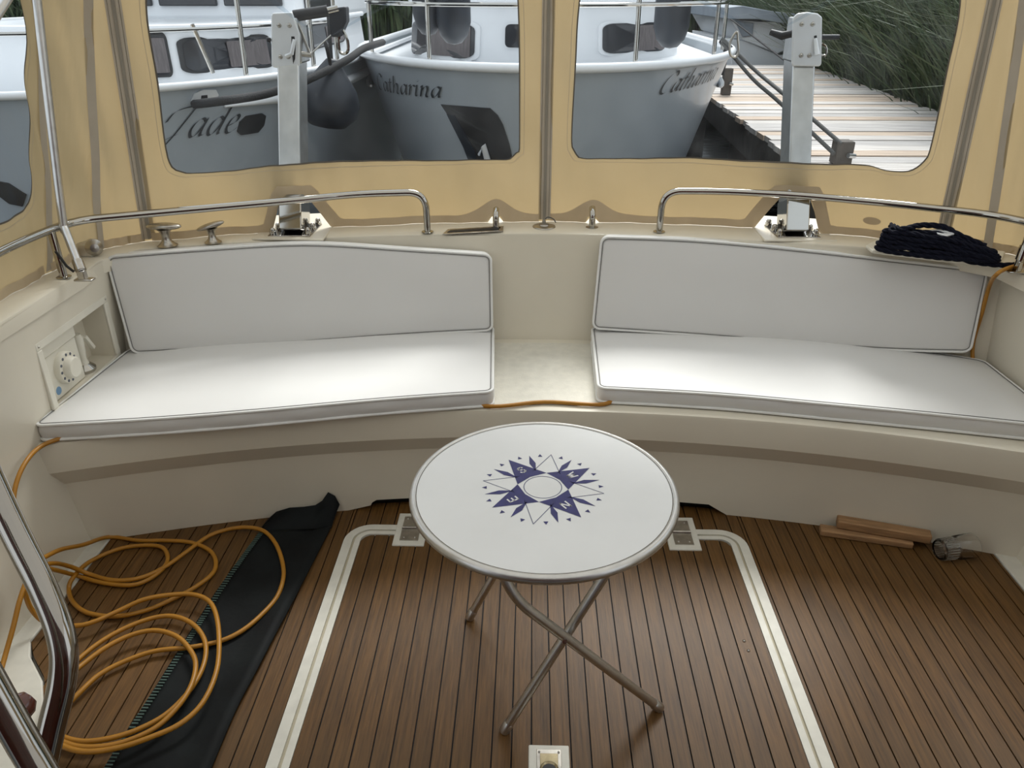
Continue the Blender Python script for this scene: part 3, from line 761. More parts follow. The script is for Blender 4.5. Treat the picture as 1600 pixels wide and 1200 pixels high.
P = [fr, fr+Vector((0, -.005, .152)), pz(1130, 299, ZR+.004), pz(1250, 305, ZR), pz(1400, 319, ZR), pz(1530, 333, ZR), pz(1590, 343, ZR), Vector((1.60, 2.35, ZR)), Vector((1.60, 1.6, ZR)), Vector((1.60, .7, ZR))]
rail2 = thing('grab_rail', fr, 'polished stainless grab rail above the coiled navy rope', 'rail')
MB().tube(fillet(P, .085, 10), RR, 16).build('tube', 'chrome', rail2); flange(rail2, fr)
# canopy frame pole on the left
pole = thing('canopy_pole', pz(128, 430, ZL+.002), 'bent stainless canopy pole standing on the ledge by the rail support', 'pole')
pb = pz(127, 424, ZL+.03); kn = py(99, 352, 2.30); tp = py(58, 0, 2.40)
tp2 = tp+(tp-py(68, 90, 2.375))*4.5
MB().tube(catmull([pb, pb.lerp(kn, .9), kn, py(84, 230, 2.335), py(68, 90, 2.375), tp, tp2], 6), .0122, 14).build('tube', 'alu', pole)
MB().tube([pb.lerp(kn, .02), pb.lerp(kn, .24)], .0165, 14).build('sleeve', 'chrome_old', pole)
MB().frame(pb+Vector((.004, 0, -.026)), Vector((1, 0, 0)), Vector((0, 1, 0)), UPV, .028, .014, .003).build('base_plate', 'chrome_old', pole, bevel=.002)
MB().frame(pb+Vector((.0, 0, -.012)), Vector((1, 0, 0)), Vector((0, 1, 0)), UPV, .012, .010, .016).build('base_fork', 'chrome_old', pole, bevel=.003)
MB().tube([pb+Vector((-.05, -.02, .07)), pb+Vector((-.035, -.01, .02)), pb+Vector((-.02, -.005, 0))], .004, 8).build('lever', 'black', pole)
pole2 = thing('canopy_pole', (1.585, 2.33, ZL), 'short stainless canopy pole foot beside the end of the navy rope', 'pole')
q0 = pz(1588, 425, ZL+.002)
pole2.location = q0
MB().tube([q0+Vector((0, 0, .02)), q0+Vector((.012, .01, .15)), q0+Vector((.02, -.2, .9))], .0122, 14).build('tube', 'chrome', pole2)
MB().tube([q0+Vector((.001, 0, .04)), q0+Vector((.007, .005, .085))], .0165, 14).build('sleeve', 'chrome', pole2)
MB().frame(q0+Vector((0, 0, .02)), Vector((1, 0, 0)), Vector((0, 1, 0)), UPV, .008, .012, .018).build('base_fork', 'chrome', pole2, bevel=.003)
MB().frame(q0+Vector((0, 0, .002)), Vector((1, 0, 0)), Vector((0, 1, 0)), UPV, .03, .016, .003).build('base_plate', 'chrome', pole2, bevel=.002)
# upper frame tube at the very corner
fp = [pd(-30, 62, 2.0), pd(30, -30, 2.15), pd(120, -160, 2.4)]
tag(MB().tube(fp, .0122, 14).build('canopy_bow', 'alu'), 'slanting canopy bow tube crossing the top left corner', 'pole')

# ------------------------------------------------------------------ fixtures on the ledge
def cleat(label, c, ang, tilt, s=1.0):
    o = thing('mooring_cleat', c, label, 'cleat', 'chrome mushroom cleats on the ledge')
    c = Vector(c); d = Vector((math.cos(ang), math.sin(ang), 0)); t = (d*math.cos(tilt)+UPV*math.sin(tilt)); sd_ = d.cross(UPV)
    n_ = t.cross(sd_) if t.cross(sd_).z > 0 else -t.cross(sd_)
    st = [(.034, 0), (.028, .004), (.017, .014), (.0135, .03), (.017, .046), (.026, .058)]
    MB().lathe([(r*s, h*s) for r, h in st], c, 20).build('stem', 'chrome_old', o)
    hc = c+UPV*.066*s; vs = []; b = MB()
    def f(u, v):
        a = 2*PI*u; ph = -PI/2+PI*v; cp, sp = math.cos(ph), math.sin(ph)
        return hc+t*(.060*s*cp*math.cos(a))+sd_*(.024*s*cp*math.sin(a))+n_*(.0125*s*sp)
    b.grid(f, 28, 12).build('horn', 'chrome_old', o)
cleat('round-topped chrome cleat behind the back cushion, the one lying level', pz(262, 383, ZL+.001), .05, 0, 1.02)
cleat('round-topped chrome cleat behind the back cushion, the one tilted upward', pz(333, 378, ZL+.001), .1, .28, .88)
# nav horn / light at the left corner
hn = thing('deck_lamp', pz(146, 402, ZL), 'small chrome lamp housing on the ledge behind the canopy pole', 'lamp')
c = pz(144, 400, ZL)
MB().box((c.x-.055, c.y-.02, ZL), (c.x+.015, c.y+.035, ZL+.05)).build('housing', 'alu', hn, bevel=.008)
MB().lathe([(0, .018), (.014, .016), (.024, .004), (.028, 0), (.026, -.004), (.026, -.03)], c+Vector((.02, -.01, .033)), 20, Vector((.55, -.8, .1))).build('lens', 'chrome_old', hn)
# vent slot plate
vp = thing('vent_plate', pz(740, 362, ZL), 'narrow metal vent plate with a black slot on the ledge', 'vent')
MB().prism([pz(691, 367, ZL+.002), pz(786, 362, ZL+.002), pz(787, 354, ZL+.002), pz(700, 359, ZL+.002)], (0, 0, .003)).build('plate', 'chrome_old', vp, bevel=.001)
MB().prism([pz(699, 363, ZL+.005), pz(780, 358.5, ZL+.005), pz(780, 355.5, ZL+.005), pz(704, 360, ZL+.005)], (0, 0, .002)).build('slot', 'black', vp)
# deck filler under the centre zip
fi = thing('deck_filler', pz(851, 354, ZL), 'oval chrome deck filler cap under the centre zip', 'filler cap')
c = pz(850, 354, ZL+.002); MB().lathe([(0, .006), (.03, .006), (.042, .003), (.044, 0), (0, 0)], c, 28).build('plate', 'chrome_old', fi)
MB().lathe([(0, .010), (.018, .010), (.020, .006)], c, 20).build('cap', 'chrome_old', fi)
MB().tube(catmull([c+Vector((.0, .02, .012)), c+Vector((.012, .03, .028)), c+Vector((.035, .028, .022)), c+Vector((.045, .02, .01))], 6), .0022, 6).build('lanyard', 'grey_rope', fi)
MB().lathe([(0, .018), (.006, .016), (.008, .006), (.006, 0)], c+Vector((0, .022, .006)), 12).build('zip_pull', 'chrome_old', fi)
for nm, (x, y) in (('chrome staple fitting beside the vent plate', (775, 357)), ('chrome staple fitting right of the centre zip', (925, 355))):
    c = pz(x, y, ZL+.002); o = thing('deck_staple', c, nm, 'fitting', 'canvas staples on the ledge')
    MB().lathe([(0, .003), (.018, .003), (.024, .001), (.024, 0)], c, 20).build('flange', 'chrome', o)
    MB().tube(fillet([c, c+Vector((0, 0, .052)), c+Vector((0, .03, .066))], .02, 6), .0118, 14).build('stud', 'chrome', o)
    MB().tube(catmull([c+Vector((-.006, -.011, .022)), c+Vector((-.005, -.013, .034)), c+Vector((.005, -.013, .034)), c+Vector((.006, -.011, .022))], 5), .0022, 6).build('turn_button', 'chrome_old', o)

# ------------------------------------------------------------------ davits
def davit(label, sgn, pb_, ptop):
    """pb_: front-bottom centre on ledge; leaning aft"""
    o = thing('davit', pb_, label, 'davit', 'boat davits on the stern')
    W_, D_ = .040, .050
    ax = Vector((1, 0, 0)); c0 = pb_+Vector((0, D_, .004)); c1 = ptop+Vector((0, D_, 0))
    az = (c1-c0).normalized(); ay = az.cross(ax).normalized(); ax2 = ay.cross(az).normalized()
    tw = Matrix.Rotation(math.radians(-2*sgn), 3, az)
    axr, ayr = tw @ ax2, tw @ ay
    b = MB(); vs = []
    ch = .010
    for c in (c0, c1):
        for sx, sy in ((-1, -1), (1, -1), (1, 1), (-1, 1)):
            vs.append(c+axr*W_*sx+ayr*D_*sy)
    b.add(vs, [(0, 1, 2, 3), (4, 5, 6, 7), (0, 1, 5, 4), (1, 2, 6, 5), (2, 3, 7, 6), (3, 0, 4, 7)])
    b.build('post', 'galv', o, bevel=.006)
    # polished sleeve at the foot
    vs = []
    for k, s_ in ((.005, 1.05), (.115, 1.05)):
        for sx, sy in ((-1, -1), (1, -1), (1, 1), (-1, 1)): vs.append(c0+az*k+axr*W_*sx*s_+ayr*D_*sy*s_)
    MB().add(vs, [(0, 1, 5, 4), (1, 2, 6, 5), (2, 3, 7, 6), (3, 0, 4, 7), (4, 5, 6, 7)]).build('foot_sleeve', 'chrome', o, bevel=.004)
    MB().frame(c0+Vector((0, .01, 0)), axr, Vector((-axr.y, axr.x, 0)), UPV, .078, .082, .004).build('base_plate', 'chrome_dark', o, bevel=.002)
    MB().frame(c0+Vector((0, .0, -.004)), Vector((1, 0, 0)), Vector((0, 1, 0)), UPV, .13, .10, .004).build('deck_pad', 'gelcoat', o, bevel=.003)
    for sx, sy in ((-.066, -.06), (.066, -.06), (-.066, .0), (.066, .0), (-.066, .07), (.066, .07)):
        p = c0+axr*sx+Vector((-axr.y, axr.x, 0))*(sy+.01)+Vector((0, 0, .004))
        MB().lathe([(.012, 0), (.012, .010), (.0095, .011), (.0095, .018), (.006, .023), (0, .025)], p, 12).build('acorn_nut', 'chrome', o)
    return o, az, axr, ayr, c1
dl, az, axr, ayr, c1 = davit('davit post with a black grip crank, in front of the dark gap between the boats', 1, Vector((-.875, 2.728, ZL)), py(450, 60, 2.995))
def plate_px(o, P, Y, th, name, m, bev=.004):
    return MB().prism([py(x, y, Y) for x, y in P], (0, th, 0)).build(name, m, o, bevel=bev)
def rr_px(x0, y0, x1, y1, r, dx=0):
    P = []
    for cx_, cy_, a in ((x1-r, y0+r, -90), (x1-r, y1-r, 0), (x0+r, y1-r, 90), (x0+r, y0+r, 180)):
        for k in range(5): t = math.radians(a+k*22.5); P.append((cx_+r*math.cos(t), cy_+r*math.sin(t)))
    return P
YP = 2.955
pl = plate_px(dl, [(423, 24), (426, 20), (456, 19), (468, 52), (468, 103), (464, 106), (428, 106), (424, 103)], YP, .010, 'cheek_plate', 'plate')
for x, y in ((436, 39), (452, 39), (438, 88), (450, 88)): bolt(pl, py(x, y, YP-.0003), (0, -1, .2), .0065)
plate_px(dl, [(455, 57), (460, 57), (462, 70), (461, 92), (458, 100), (456, 80)], YP-.001, .002, 'slot', 'black', 0)
MB().tube([py(460, 62, YP-.004), py(456, 84, YP-.02), py(447, 88, YP-.014)], .007, 10).build('ratchet_lever', 'plate', dl, bevel=0)
MB().box((py(430, 60, YP).x, YP+.012, py(430, 100, YP).z), (py(466, 60, YP).x, YP+.13, py(430, 28, YP).z)).build('winch_housing', 'galv', dl, bevel=.006)
g0, g1 = py(459, 25, YP+.04), py(512, 17, YP+.06)
MB().tube([g0, g1], .019, 16).build('grip', 'black', dl)
MB().tube([g1, py(528, 13, YP+.07)], .012, 12).build('grip_pin', 'chrome', dl)
for dy in (0, .03): MB().tube([py(462, 28, YP+.03+dy), py(472, 52, YP+.03+dy), py(485, 86, YP+.03+dy)], .006, 10).build('crank_arm', 'chrome', dl)
MB().tube([py(468, 84, YP+.03), py(487, 86, YP+.03)], .009, 12).build('crank_shaft', 'chrome_old', dl)
MB().tube([py(486, 84, YP+.06), py(541, 33, YP+.20)], .003, 6).build('wire', 'chrome_old', dl)
MB().prism([py(512, 14, YP+.08), py(540, 10, YP+.08), py(541, 34, YP+.08), py(530, 58, YP+.08), py(517, 58, YP+.08), py(514, 44, YP+.08)], (0, .06, 0)).build('end_block', 'fender', dl, bevel=.006)
hk = catmull([py(534, 46, YP+.1), py(529, 62, YP+.1), py(531, 80, YP+.1), py(538, 84, YP+.1), py(544, 78, YP+.1), py(542, 60, YP+.1)], 6, True)
MB().tube(hk+[hk[0], hk[1]], .0055, 8, cap=False).build('snap_hook', 'chrome', dl)
tag(MB().lathe([(0, .009), (.007, .006), (.009, 0), (.007, -.006), (0, -.009)], py(420, 62, YP), 12).build('stop_knob', 'black', dl))

dr, az, axr, ayr, c1 = davit('davit post in front of the jetty, its plate with a lever pointing down', -1, Vector((.969, 2.758, ZL)), py(1257, 60, 3.005))
pl = plate_px(dr, [(1239, 28), (1246, 21), (1262, 19), (1278, 21), (1285, 27), (1284, 100), (1281, 104), (1240, 104), (1237, 100)], YP, .010, 'cheek_plate', 'plate')
for x, y in ((1253, 37), (1270, 37), (1252, 86), (1265, 86)): bolt(pl, py(x, y, YP-.0003), (0, -1, .2), .0065)
plate_px(dr, [(1272, 56), (1276, 55), (1277, 62), (1276, 84), (1272, 84)], YP-.001, .002, 'slot', 'black', 0)
MB().tube([py(1274, 60, YP-.004), py(1277, 86, YP-.02)], [.006, .010], 10).build('ratchet_lever', 'plate', dr)
MB().tube(catmull([py(1284, 68, YP+.01), py(1291, 74, YP+.01), py(1290, 86, YP+.01), py(1282, 86, YP+.01)], 6), .004, 8).build('spring_clip', 'chrome', dr)
MB().tube([py(1284, 58, YP+.03), py(1311, 58, YP+.03)], .0085, 12).build('grip', 'fender', dr)
MB().box((py(1244, 60, YP).x, YP+.012, py(1244, 98, YP).z), (py(1280, 60, YP).x, YP+.13, py(1244, 28, YP).z)).build('winch_housing', 'galv', dr, bevel=.006)
MB().tube([py(1204, 50, YP+.1), py(1222, 56, YP+.08), py(1240, 52, YP+.05)], [.010, .014, .012], 12).build('crank_knob', 'black', dr)
MB().tube([py(1142, 30, 3.7), py(1238, 104, YP+.05)], .0035, 6).build('wire', 'dark_rope', dr)
hk = catmull([py(1151, 50, 3.65), py(1141, 66, 3.65), py(1141, 84, 3.65), py(1149, 89, 3.65), py(1154, 80, 3.65), py(1153, 62, 3.65)], 6, True)
MB().tube(hk+[hk[0], hk[1]], .0055, 8, cap=False).build('snap_hook', 'chrome_old', dr)

# ------------------------------------------------------------------ shower recess fittings on the left wall
sh = thing('shower_panel', (XW, 2.22, .43), 'ivory recessed shower panel with a mixer knob in the side wall', 'shower panel')
b = MB(); fo = .026
for lo, hi in (((XW-.004, RY0-fo, RZ0-fo), (XW+.007, RY1+fo, RZ0)), ((XW-.004, RY0-fo, RZ1), (XW+.007, RY1+fo, RZ1+fo)), ((XW-.004, RY0-fo, RZ0), (XW+.007, RY0, RZ1)), ((XW-.004, RY1, RZ0), (XW+.007, RY1+fo, RZ1))): b.box(lo, hi)
b.build('frame', 'ivory', sh, bevel=.003)
MB().box((XW-.084, RY0+.002, RZ0+.002), (XW-.016, 2.235, RZ1-.045)).build('mixer_plate', 'ivory', sh, bevel=.003)
MB().box((XW-.084, RY0+.002, RZ1-.043), (XW-.010, 2.235, RZ1-.002)).build('top_plate', 'ivory', sh, bevel=.003)
kc = Vector((XW-.016, 2.140, .545))
kn_ = MB().lathe([(.052, 0), (.052, .012), (.049, .018), (.036, .019), (.034, .036), (.030, .040), (0, .040)], kc, 32, Vector((1, 0, 0))).build('mixer_knob', 'ivory', sh)
for i in range(12):
    a = 2*PI*i/12; p = kc+Vector((.0185, .0425*math.cos(a), .0425*math.sin(a)))
    MB().lathe([(0, .0012), (.0045, .001), (.005, 0)], p, 8, Vector((1, 0, 0))).build('dot', 'dot_dark', kn_)
MB().lathe([(0, .0012), (.013, .001), (.0135, 0)], Vector((XW-.016, 2.085, .490)), 16, Vector((1, 0, 0))).build('sticker', 'blue_sticker', sh)
hs = Vector((XW-.045, 2.285, .468))
hd = MB().lathe([(.034, 0), (.032, .006), (.018, .022), (.014, .04), (.016, .07), (.018, .115), (.012, .128), (0, .13)], hs, 18, Vector((.05, -.04, 1))).build('shower_head', 'ivory', sh)
MB().lathe([(0, -.002), (.036, -.002), (.036, .006), (.026, .016), (.019, .022)], hs, 20, Vector((.05, -.04, 1))).build('rose', 'chrome', hd)
MB().frame(hs+Vector((.02, .03, .085)), Vector((1, 0, 0)), Vector((0, .5, -.87)), Vector((0, .87, .5)), .007, .032, .006).build('trigger', 'ivory', hd, bevel=.002)
for yy, zz_ in ((RY0-.012, RZ0-.012), (RY1+.012, RZ0-.012), (RY0-.012, RZ1+.012), (RY1+.012, RZ1+.012)): bolt(sh, (XW+.007, yy, zz_), (1, 0, 0), .0038, 'screw')

# ------------------------------------------------------------------ navy rope coil on the ledge (right)
rp_ = thing('rope_coil', pz(1470, 395, ZL), 'dark navy mooring rope bundled on the ledge', 'rope')
tray = thing('rope_tray', pz(1450, 395, ZL), 'ivory cleat tray under the navy rope', 'tray')
ta = [pz(1352, 388, ZL+.002), pz(1362, 396, ZL+.002), pz(1465, 409, ZL+.002), pz(1560, 418, ZL+.002), pz(1570, 398, ZL+.002), pz(1470, 382, ZL+.002), pz(1372, 376, ZL+.002)]
MB().prism(ta, (0, 0, .012)).build('dish', 'ivory', tray, bevel=.004)
MB().prism([pz(1450, 362, ZL+.085), pz(1478, 371, ZL+.085), pz(1492, 367, ZL+.085), pz(1470, 359, ZL+.085)], (0, 0, .006)).build('cleat_horn', 'plate', tray, bevel=.002)
MB().lathe([(.03, 0), (.018, .02), (.014, .06), (.02, .08)], pz(1475, 396, ZL+.012), 14).build('cleat_stem', 'plate', tray)
rA, rB = pz(1363, 384, ZL+.03), pz(1568, 405, ZL+.03)
dR = (rB-rA).normalized(); nR = Vector((-dR.y, dR.x, 0)); L_ = (rB-rA).length
rnd = random.Random(4)
def rope_strands(P, r, parent, name, m, turns=70):
    P = catmull(P, 10); b = MB(); acc = 0
    for s_ in range(3):
        Q = []; acc = 0
        for i, p in enumerate(P):
            t = (P[min(i+1, len(P)-1)]-P[max(0, i-1)]).normalized(); e = t.orthogonal().normalized(); g = t.cross(e)
            e = (UPV-t*UPV.dot(t)); e = e.normalized() if e.length > .01 else Vector((1, 0, 0)); g = t.cross(e)
            if i: acc += (P[i]-P[i-1]).length
            a = acc*turns+s_*2*PI/3
            Q.append(p+(e*math.cos(a)+g*math.sin(a))*r*.5)
        b.tube(Q, r*.62, 6)
    return b.build(name, m, parent)
for k in range(5):
    pts = []; zz0 = ZL+.026+.015*k; o_ = .012*(k % 2)
    for s_, e_ in ((0, 1), (1, -1)):
        pass
    for i in range(25):
        a = 2*PI*i/24; sx = math.cos(a); sy = math.sin(a)
        taper = 1-.45*max(0, sx)*.6
        pts.append(rA+dR*(L_*.5+L_*(.47-.012*k)*sx+rnd.uniform(-.004, .004))+nR*((.040-.004*k)*sy*taper+rnd.uniform(-.003, .003))+Vector((0, 0, zz0-ZL-.03-.022*max(0, sx)*k*.45+rnd.uniform(-.003, .003))))
    rope_strands(pts, .0085, rp_, 'rope_turn', 'navy_rope')
rope_strands([pz(1392, 352, ZL+.09), pz(1410, 358, ZL+.10), pz(1440, 352, ZL+.105), pz(1475, 355, ZL+.10), pz(1500, 368, ZL+.085), pz(1540, 385, ZL+.06)], .0095, rp_, 'rope_turn', 'navy_rope')
rope_strands([pz(1470, 398, ZL+.014), pz(1510, 408, ZL+.012), pz(1560, 414, ZL+.012), pz(1592, 413, ZL+.012), pz(1640, 405, ZL+.012)], .0085, rp_, 'rope_tail', 'navy_rope')

# ------------------------------------------------------------------ yellow cable
def cab(x, y, z=.010):
    x, y = x*.43344, 680+y*.43344
    p = pz(x, y, z)
    if p.x < -1.345 and p.y > 1.45:
        p = px(x, y, -1.365)
        p.z = max(p.z, z)
    return p
CR = .0066
path = [pz(1600, 412, ZL+.012), pz(1572, 420, ZL+.012), pz(1556, 430, ZL+.006), py(1546, 447, 2.47), py(1534, 490, 2.485), py(1520, 540, 2.49), Vector((1.545, 2.42, .43)), Vector((1.56, 2.30, .409)),
        Vector((1.2, 2.22, .409)), Vector((.7, 2.24, .409)), Vector((.33, 2.225, .409)), pz(936, 632, .409), pz(850, 628, .409), pz(768, 635, .409), Vector((-.3, 2.20, .409)), Vector((-.8, 2.12, .409)), Vector((-1.2, 2.03, .409)), Vector((-1.33, 1.985, .409)), Vector((-1.405, 1.925, .409))]
path += [px(62, 699, -1.43), px(43, 718, -1.425), px(28, 747, -1.42), px(21, 782, -1.415), px(24, 830, -1.40), px(40, 872, -1.385)]
Lp = [(100, 468), (160, 440), (220, 412), (300, 395), (400, 387), (500, 380), (600, 380), (690, 387), (755, 415), (778, 455), (765, 500), (700, 550), (620, 592), (540, 627), (460, 648), (390, 653), (310, 638), (262, 600), (250, 560), (262, 515), (310, 465), (380, 428), (450, 405), (530, 397), (585, 405), (605, 440), (590, 478), (545, 515), (490, 538), (430, 540), (350, 528), (280, 507), (215, 490), (172, 478), (168, 466),
      (205, 462), (260, 476), (320, 500), (400, 522), (480, 520), (545, 500), (610, 465), (680, 415), (750, 365), (820, 340), (890, 332), (950, 345), (990, 385), (1015, 445), (1022, 510), (1000, 580), (950, 640), (880, 700), (800, 740), (690, 764), (560, 778), (450, 815), (360, 862), (290, 925), (235, 985), (205, 1040), (225, 1085), (300, 1104), (400, 1092), (500, 1060), (600, 1005), (680, 925), (730, 840), (742, 760), (715, 700), (660, 662), (590, 652), (500, 675), (400, 722), (310, 785), (235, 860), (175, 945), (160, 1010), (190, 1080), (260, 1118), (350, 1124), (450, 1105), (560, 1055), (640, 980), (690, 900), (705, 820), (675, 760), (630, 722), (560, 704), (480, 718), (390, 760), (300, 825), (215, 900), (160, 980), (165, 1050), (210, 1110), (300, 1140), (420, 1128), (540, 1090), (650, 1040), (730, 965), (778, 860), (790, 760), (782, 660), (755, 600), (700, 575), (620, 575), (520, 592), (430, 632), (340, 672), (270, 687), (170, 678), (115, 630), (92, 570), (96, 525), (70, 600), (48, 690), (20, 790), (0, 860), (-30, 960), (-60, 1100)]
zt_ = []
for i, (x, y) in enumerate(Lp):
    z = .010
    if 34 <= i: z = .016 if i % 9 < 5 else .011
    if 60 <= i: z = .022
    if 78 <= i: z = .032
    if 92 <= i < 108: z = .040
    path.append(cab(x, y, z))
tag(MB().tube(catmull(path, 6), CR, 10).build('power_cable', 'cable'), 'yellow cable looped over the teak floor and led along the bench', 'cable')

# ------------------------------------------------------------------ black mat
mt = thing('floor_mat', pz(330, 1000, 0), 'black folded rubber mat lying across the floor under the yellow cable', 'mat')
def mp_(x, y, z=.005): return pz(x*.43344, 680+y*.43344, z)
Lf = catmull([mp_(935, 345), mp_(860, 445), mp_(790, 545), mp_(720, 655), mp_(640, 780), mp_(560, 905), mp_(470, 1040), mp_(400, 1150), mp_(330, 1270), mp_(180, 1520)], 4)
Rt = catmull([mp_(1195, 335), mp_(1175, 372), mp_(1120, 480), mp_(1050, 620), mp_(990, 735), mp_(930, 850), mp_(850, 1000), mp_(765, 1200), mp_(720, 1300), mp_(610, 1520)], 4)
n = len(Lf); vs = []
for a, c in zip(Lf, Rt):
    for s_ in range(9):
        p = a.lerp(c, s_/8); p.z = .004+.003*math.sin(s_*.9+a.y*9)+(.010 if s_ > 6 else 0)*math.sin(PI*(s_-6)/3.2); vs.append(p)
MB().add(vs, [(j*9+i, j*9+i+1, (j+1)*9+i+1, (j+1)*9+i) for j in range(n-1) for i in range(8)]).build('sheet', 'mat_black', mt, ang=70).modifiers.new('s', 'SOLIDIFY').thickness = .004
# upturned end against the bench face
a, c = Lf[0], Rt[0]; vs = []
tops = [(.0, .006), (.12, .03), (.3, .040), (.5, .038), (.66, .040), (.76, .055), (.86, .088), (.95, .070), (1.0, .035)]
for s_, h in tops:
    p = a.lerp(c, s_); p.z = .006; q = p+Vector((0, .0, 0)); q.y = face_y(p.x)-.016-.035*(1-min(1, h/.05)); q.z = h*.35
    r_ = Vector((p.x+.01, face_y(p.x)-.010, h)); vs += [p, q, r_]
MB().add(vs, [(i*3+j, i*3+j+1, (i+1)*3+j+1, (i+1)*3+j) for i in range(len(tops)-1) for j in range(2)]).build('upturned_end', 'mat_black', mt, ang=70).modifiers.new('s', 'SOLIDIFY').thickness = .004
b = MB(); acc = 0
for i in range(len(Lf)-1):
    m_ = max(1, int((Lf[i+1]-Lf[i]).length/.008))
    for k in range(m_):
        p = Lf[i].lerp(Lf[i+1], k/m_); b.box((p.x+.004, p.y-.002, .006), (p.x+.020, p.y+.0015, .0085))
tag(b.build('stitching', 'stitch', mt, smooth=False), 'greenish overlock stitching', kind='stuff')

# ------------------------------------------------------------------ wood offcuts and tumbler
def offcut(label, A_, B_, wd, hh, z):
    a, c = A_.copy(), B_.copy(); d = (c-a).normalized(); nn = Vector((-d.y, d.x, 0)); mid = (a+c)/2
    b = MB().frame(Vector((0, 0, 0)), Vector((1, 0, 0)), Vector((0, 1, 0)), UPV, (c-a).length/2, wd/2, hh/2)
    o = b.build('wood_offcut', 'offcut', bevel=.004); o.location = (mid.x, mid.y, z+hh/2+.0005); o.rotation_euler = (0, 0, math.atan2(d.y, d.x)); tag(o, label, 'wood piece', 'wood offcuts by the bench'); return o
offcut('long wooden offcut lying flat on the floor against the bench', pz(1280, 832, 0), pz(1424, 853, 0), .040, .022, 0)
offcut('wooden offcut lying on top of the other, towards the tumbler', pz(1306, 821, .022), pz(1452, 846, .022), .040, .030, .0235)
gl = thing('glass_tumbler', pz(1490, 870, 0), 'clear ribbed glass tumbler lying on its side by the offcuts', 'glass')
gr = .036; gc = pz(1462, 872, 0); gc.z = .033; gd = Vector((.985, .17, .03)).normalized()
prof = [(0, 0), (.030, 0), (.032, .004), (.033, .05), (gr-.001, .058), (gr+.002, .062), (gr+.004, .118), (gr+.0025, .118), (gr, .064), (.0295, .05), (.028, .012), (0, .010)]
MB().lathe(prof, gc, 36, gd).build('tumbler_body', 'glass', gl, ang=50)
e = gd.orthogonal().normalized(); g = gd.cross(e); b = MB()
for k in range(24):
    a = 2*PI*k/24; q = e*math.cos(a)+g*math.sin(a); b.tube([gc+gd*.006+q*.0325, gc+gd*.05+q*.0335], .0022, 6)
b.build('ribs', 'glass', gl)

# ------------------------------------------------------------------ stair rail at the bottom left (close to camera)
sr = thing('companionway_rail', pd(90, 1150, .98), 'thick chrome companionway handrail in the near left corner', 'rail')
P = [pd(-120, 520, .98), pd(8, 800, .97), pd(70, 925, .96), pd(97, 1000, .955), pd(98, 1060, .955), pd(80, 1140, .955), pd(60, 1230, .955)]
MB().tube(catmull(P, 10), .0165, 24).build('upper_tube', 'chrome_dark', sr)
P = [pd(-150, 800, .80), pd(-60, 985, .81), pd(25, 1140, .82), pd(80, 1235, .82), pd(140, 1340, .82)]
MB().tube(catmull(P, 8), .0165, 24).build('lower_tube', 'chrome_dark', sr)
wh = thing('wooden_handle', pd(30, 1120, 1.05), 'polished reddish brown wooden handle behind the chrome handrail', 'handle')
p0, p1 = pd(36, 1100, 1.12), pd(-50, 1190, 1.06); dd = (p1-p0)
MB().lathe([(0, -.002), (.012, .0), (.020, .010), (.022, .03), (.017, .055), (.013, .062), (.017, .069), (.022, .09), (.018, .13), (.012, .16)], p0-dd.normalized()*.012, 24, dd).build('grip', 'mahogany', wh)

# ================================================================== outside
tag(MB().grid(lambda u, v: Vector((-40+80*u, -40+110*v, -.55)), 4, 4).build('water', 'water'), 'dark harbour water between the boats', kind='structure')

def smooth_stroke(P, n=6): return [(v.x, v.y) for v in catmull([(p[0], p[1], 0) for p in P], n)] if len(P) > 2 else P
GL = {
 'a': (.86, [[(.62, .82), (.42, 1), (.15, .75), (.06, .35), (.18, .02), (.38, .12), (.58, .6), (.66, .98)], [(.66, .98), (.58, .35), (.62, .05), (.84, .15)]]),
 'd': (.90, [[(.62, .82), (.42, 1), (.15, .75), (.06, .35), (.18, .02), (.38, .12), (.58, .6), (.68, 1.0)], [(.80, 1.75), (.64, .6), (.62, .05), (.84, .15)]]),
 'e': (.70, [[(.08, .42), (.42, .58), (.52, .85), (.36, 1.0), (.14, .75), (.06, .32), (.2, .02), (.42, .06), (.64, .28)]]),
 'h': (.86, [[(.22, 1.7), (.12, .8), (.04, 0)], [(.08, .4), (.3, .88), (.5, .98), (.56, .7), (.50, .15), (.62, .0), (.80, .14)]]),
 'n': (.86, [[(.02, .85), (.14, 1.0), (.06, 0)], [(.08, .4), (.3, .88), (.5, .98), (.56, .7), (.50, .15), (.62, .0), (.80, .14)]]),
 'r': (.58, [[(.02, .85), (.14, 1.0), (.06, 0)], [(.08, .45), (.26, .88), (.42, 1.0), (.54, .88)]]),
 't': (.50, [[(.24, 1.4), (.12, .4), (.18, .0), (.42, .14)], [(-.04, .98), (.44, 1.02)]]),
 'i': (.42, [[(.0, .85), (.12, 1.0), (.06, .2), (.16, .0), (.34, .14)], [(.18, 1.36), (.22, 1.44)]]),
 'C': (1.05, [[(.98, 1.35), (.90, 1.65), (.62, 1.68), (.25, 1.3), (.06, .7), (.14, .18), (.42, 0), (.80, .22)]]),
 'J': (1.10, [[(-.1, .95), (.1, 1.45), (.55, 1.66), (1.15, 1.72)], [(1.0, 1.7), (.72, .9), (.42, .1), (.1, -.5), (-.22, -.62), (-.3, -.36), (.05, -.05), (.6, .25)]]),
}
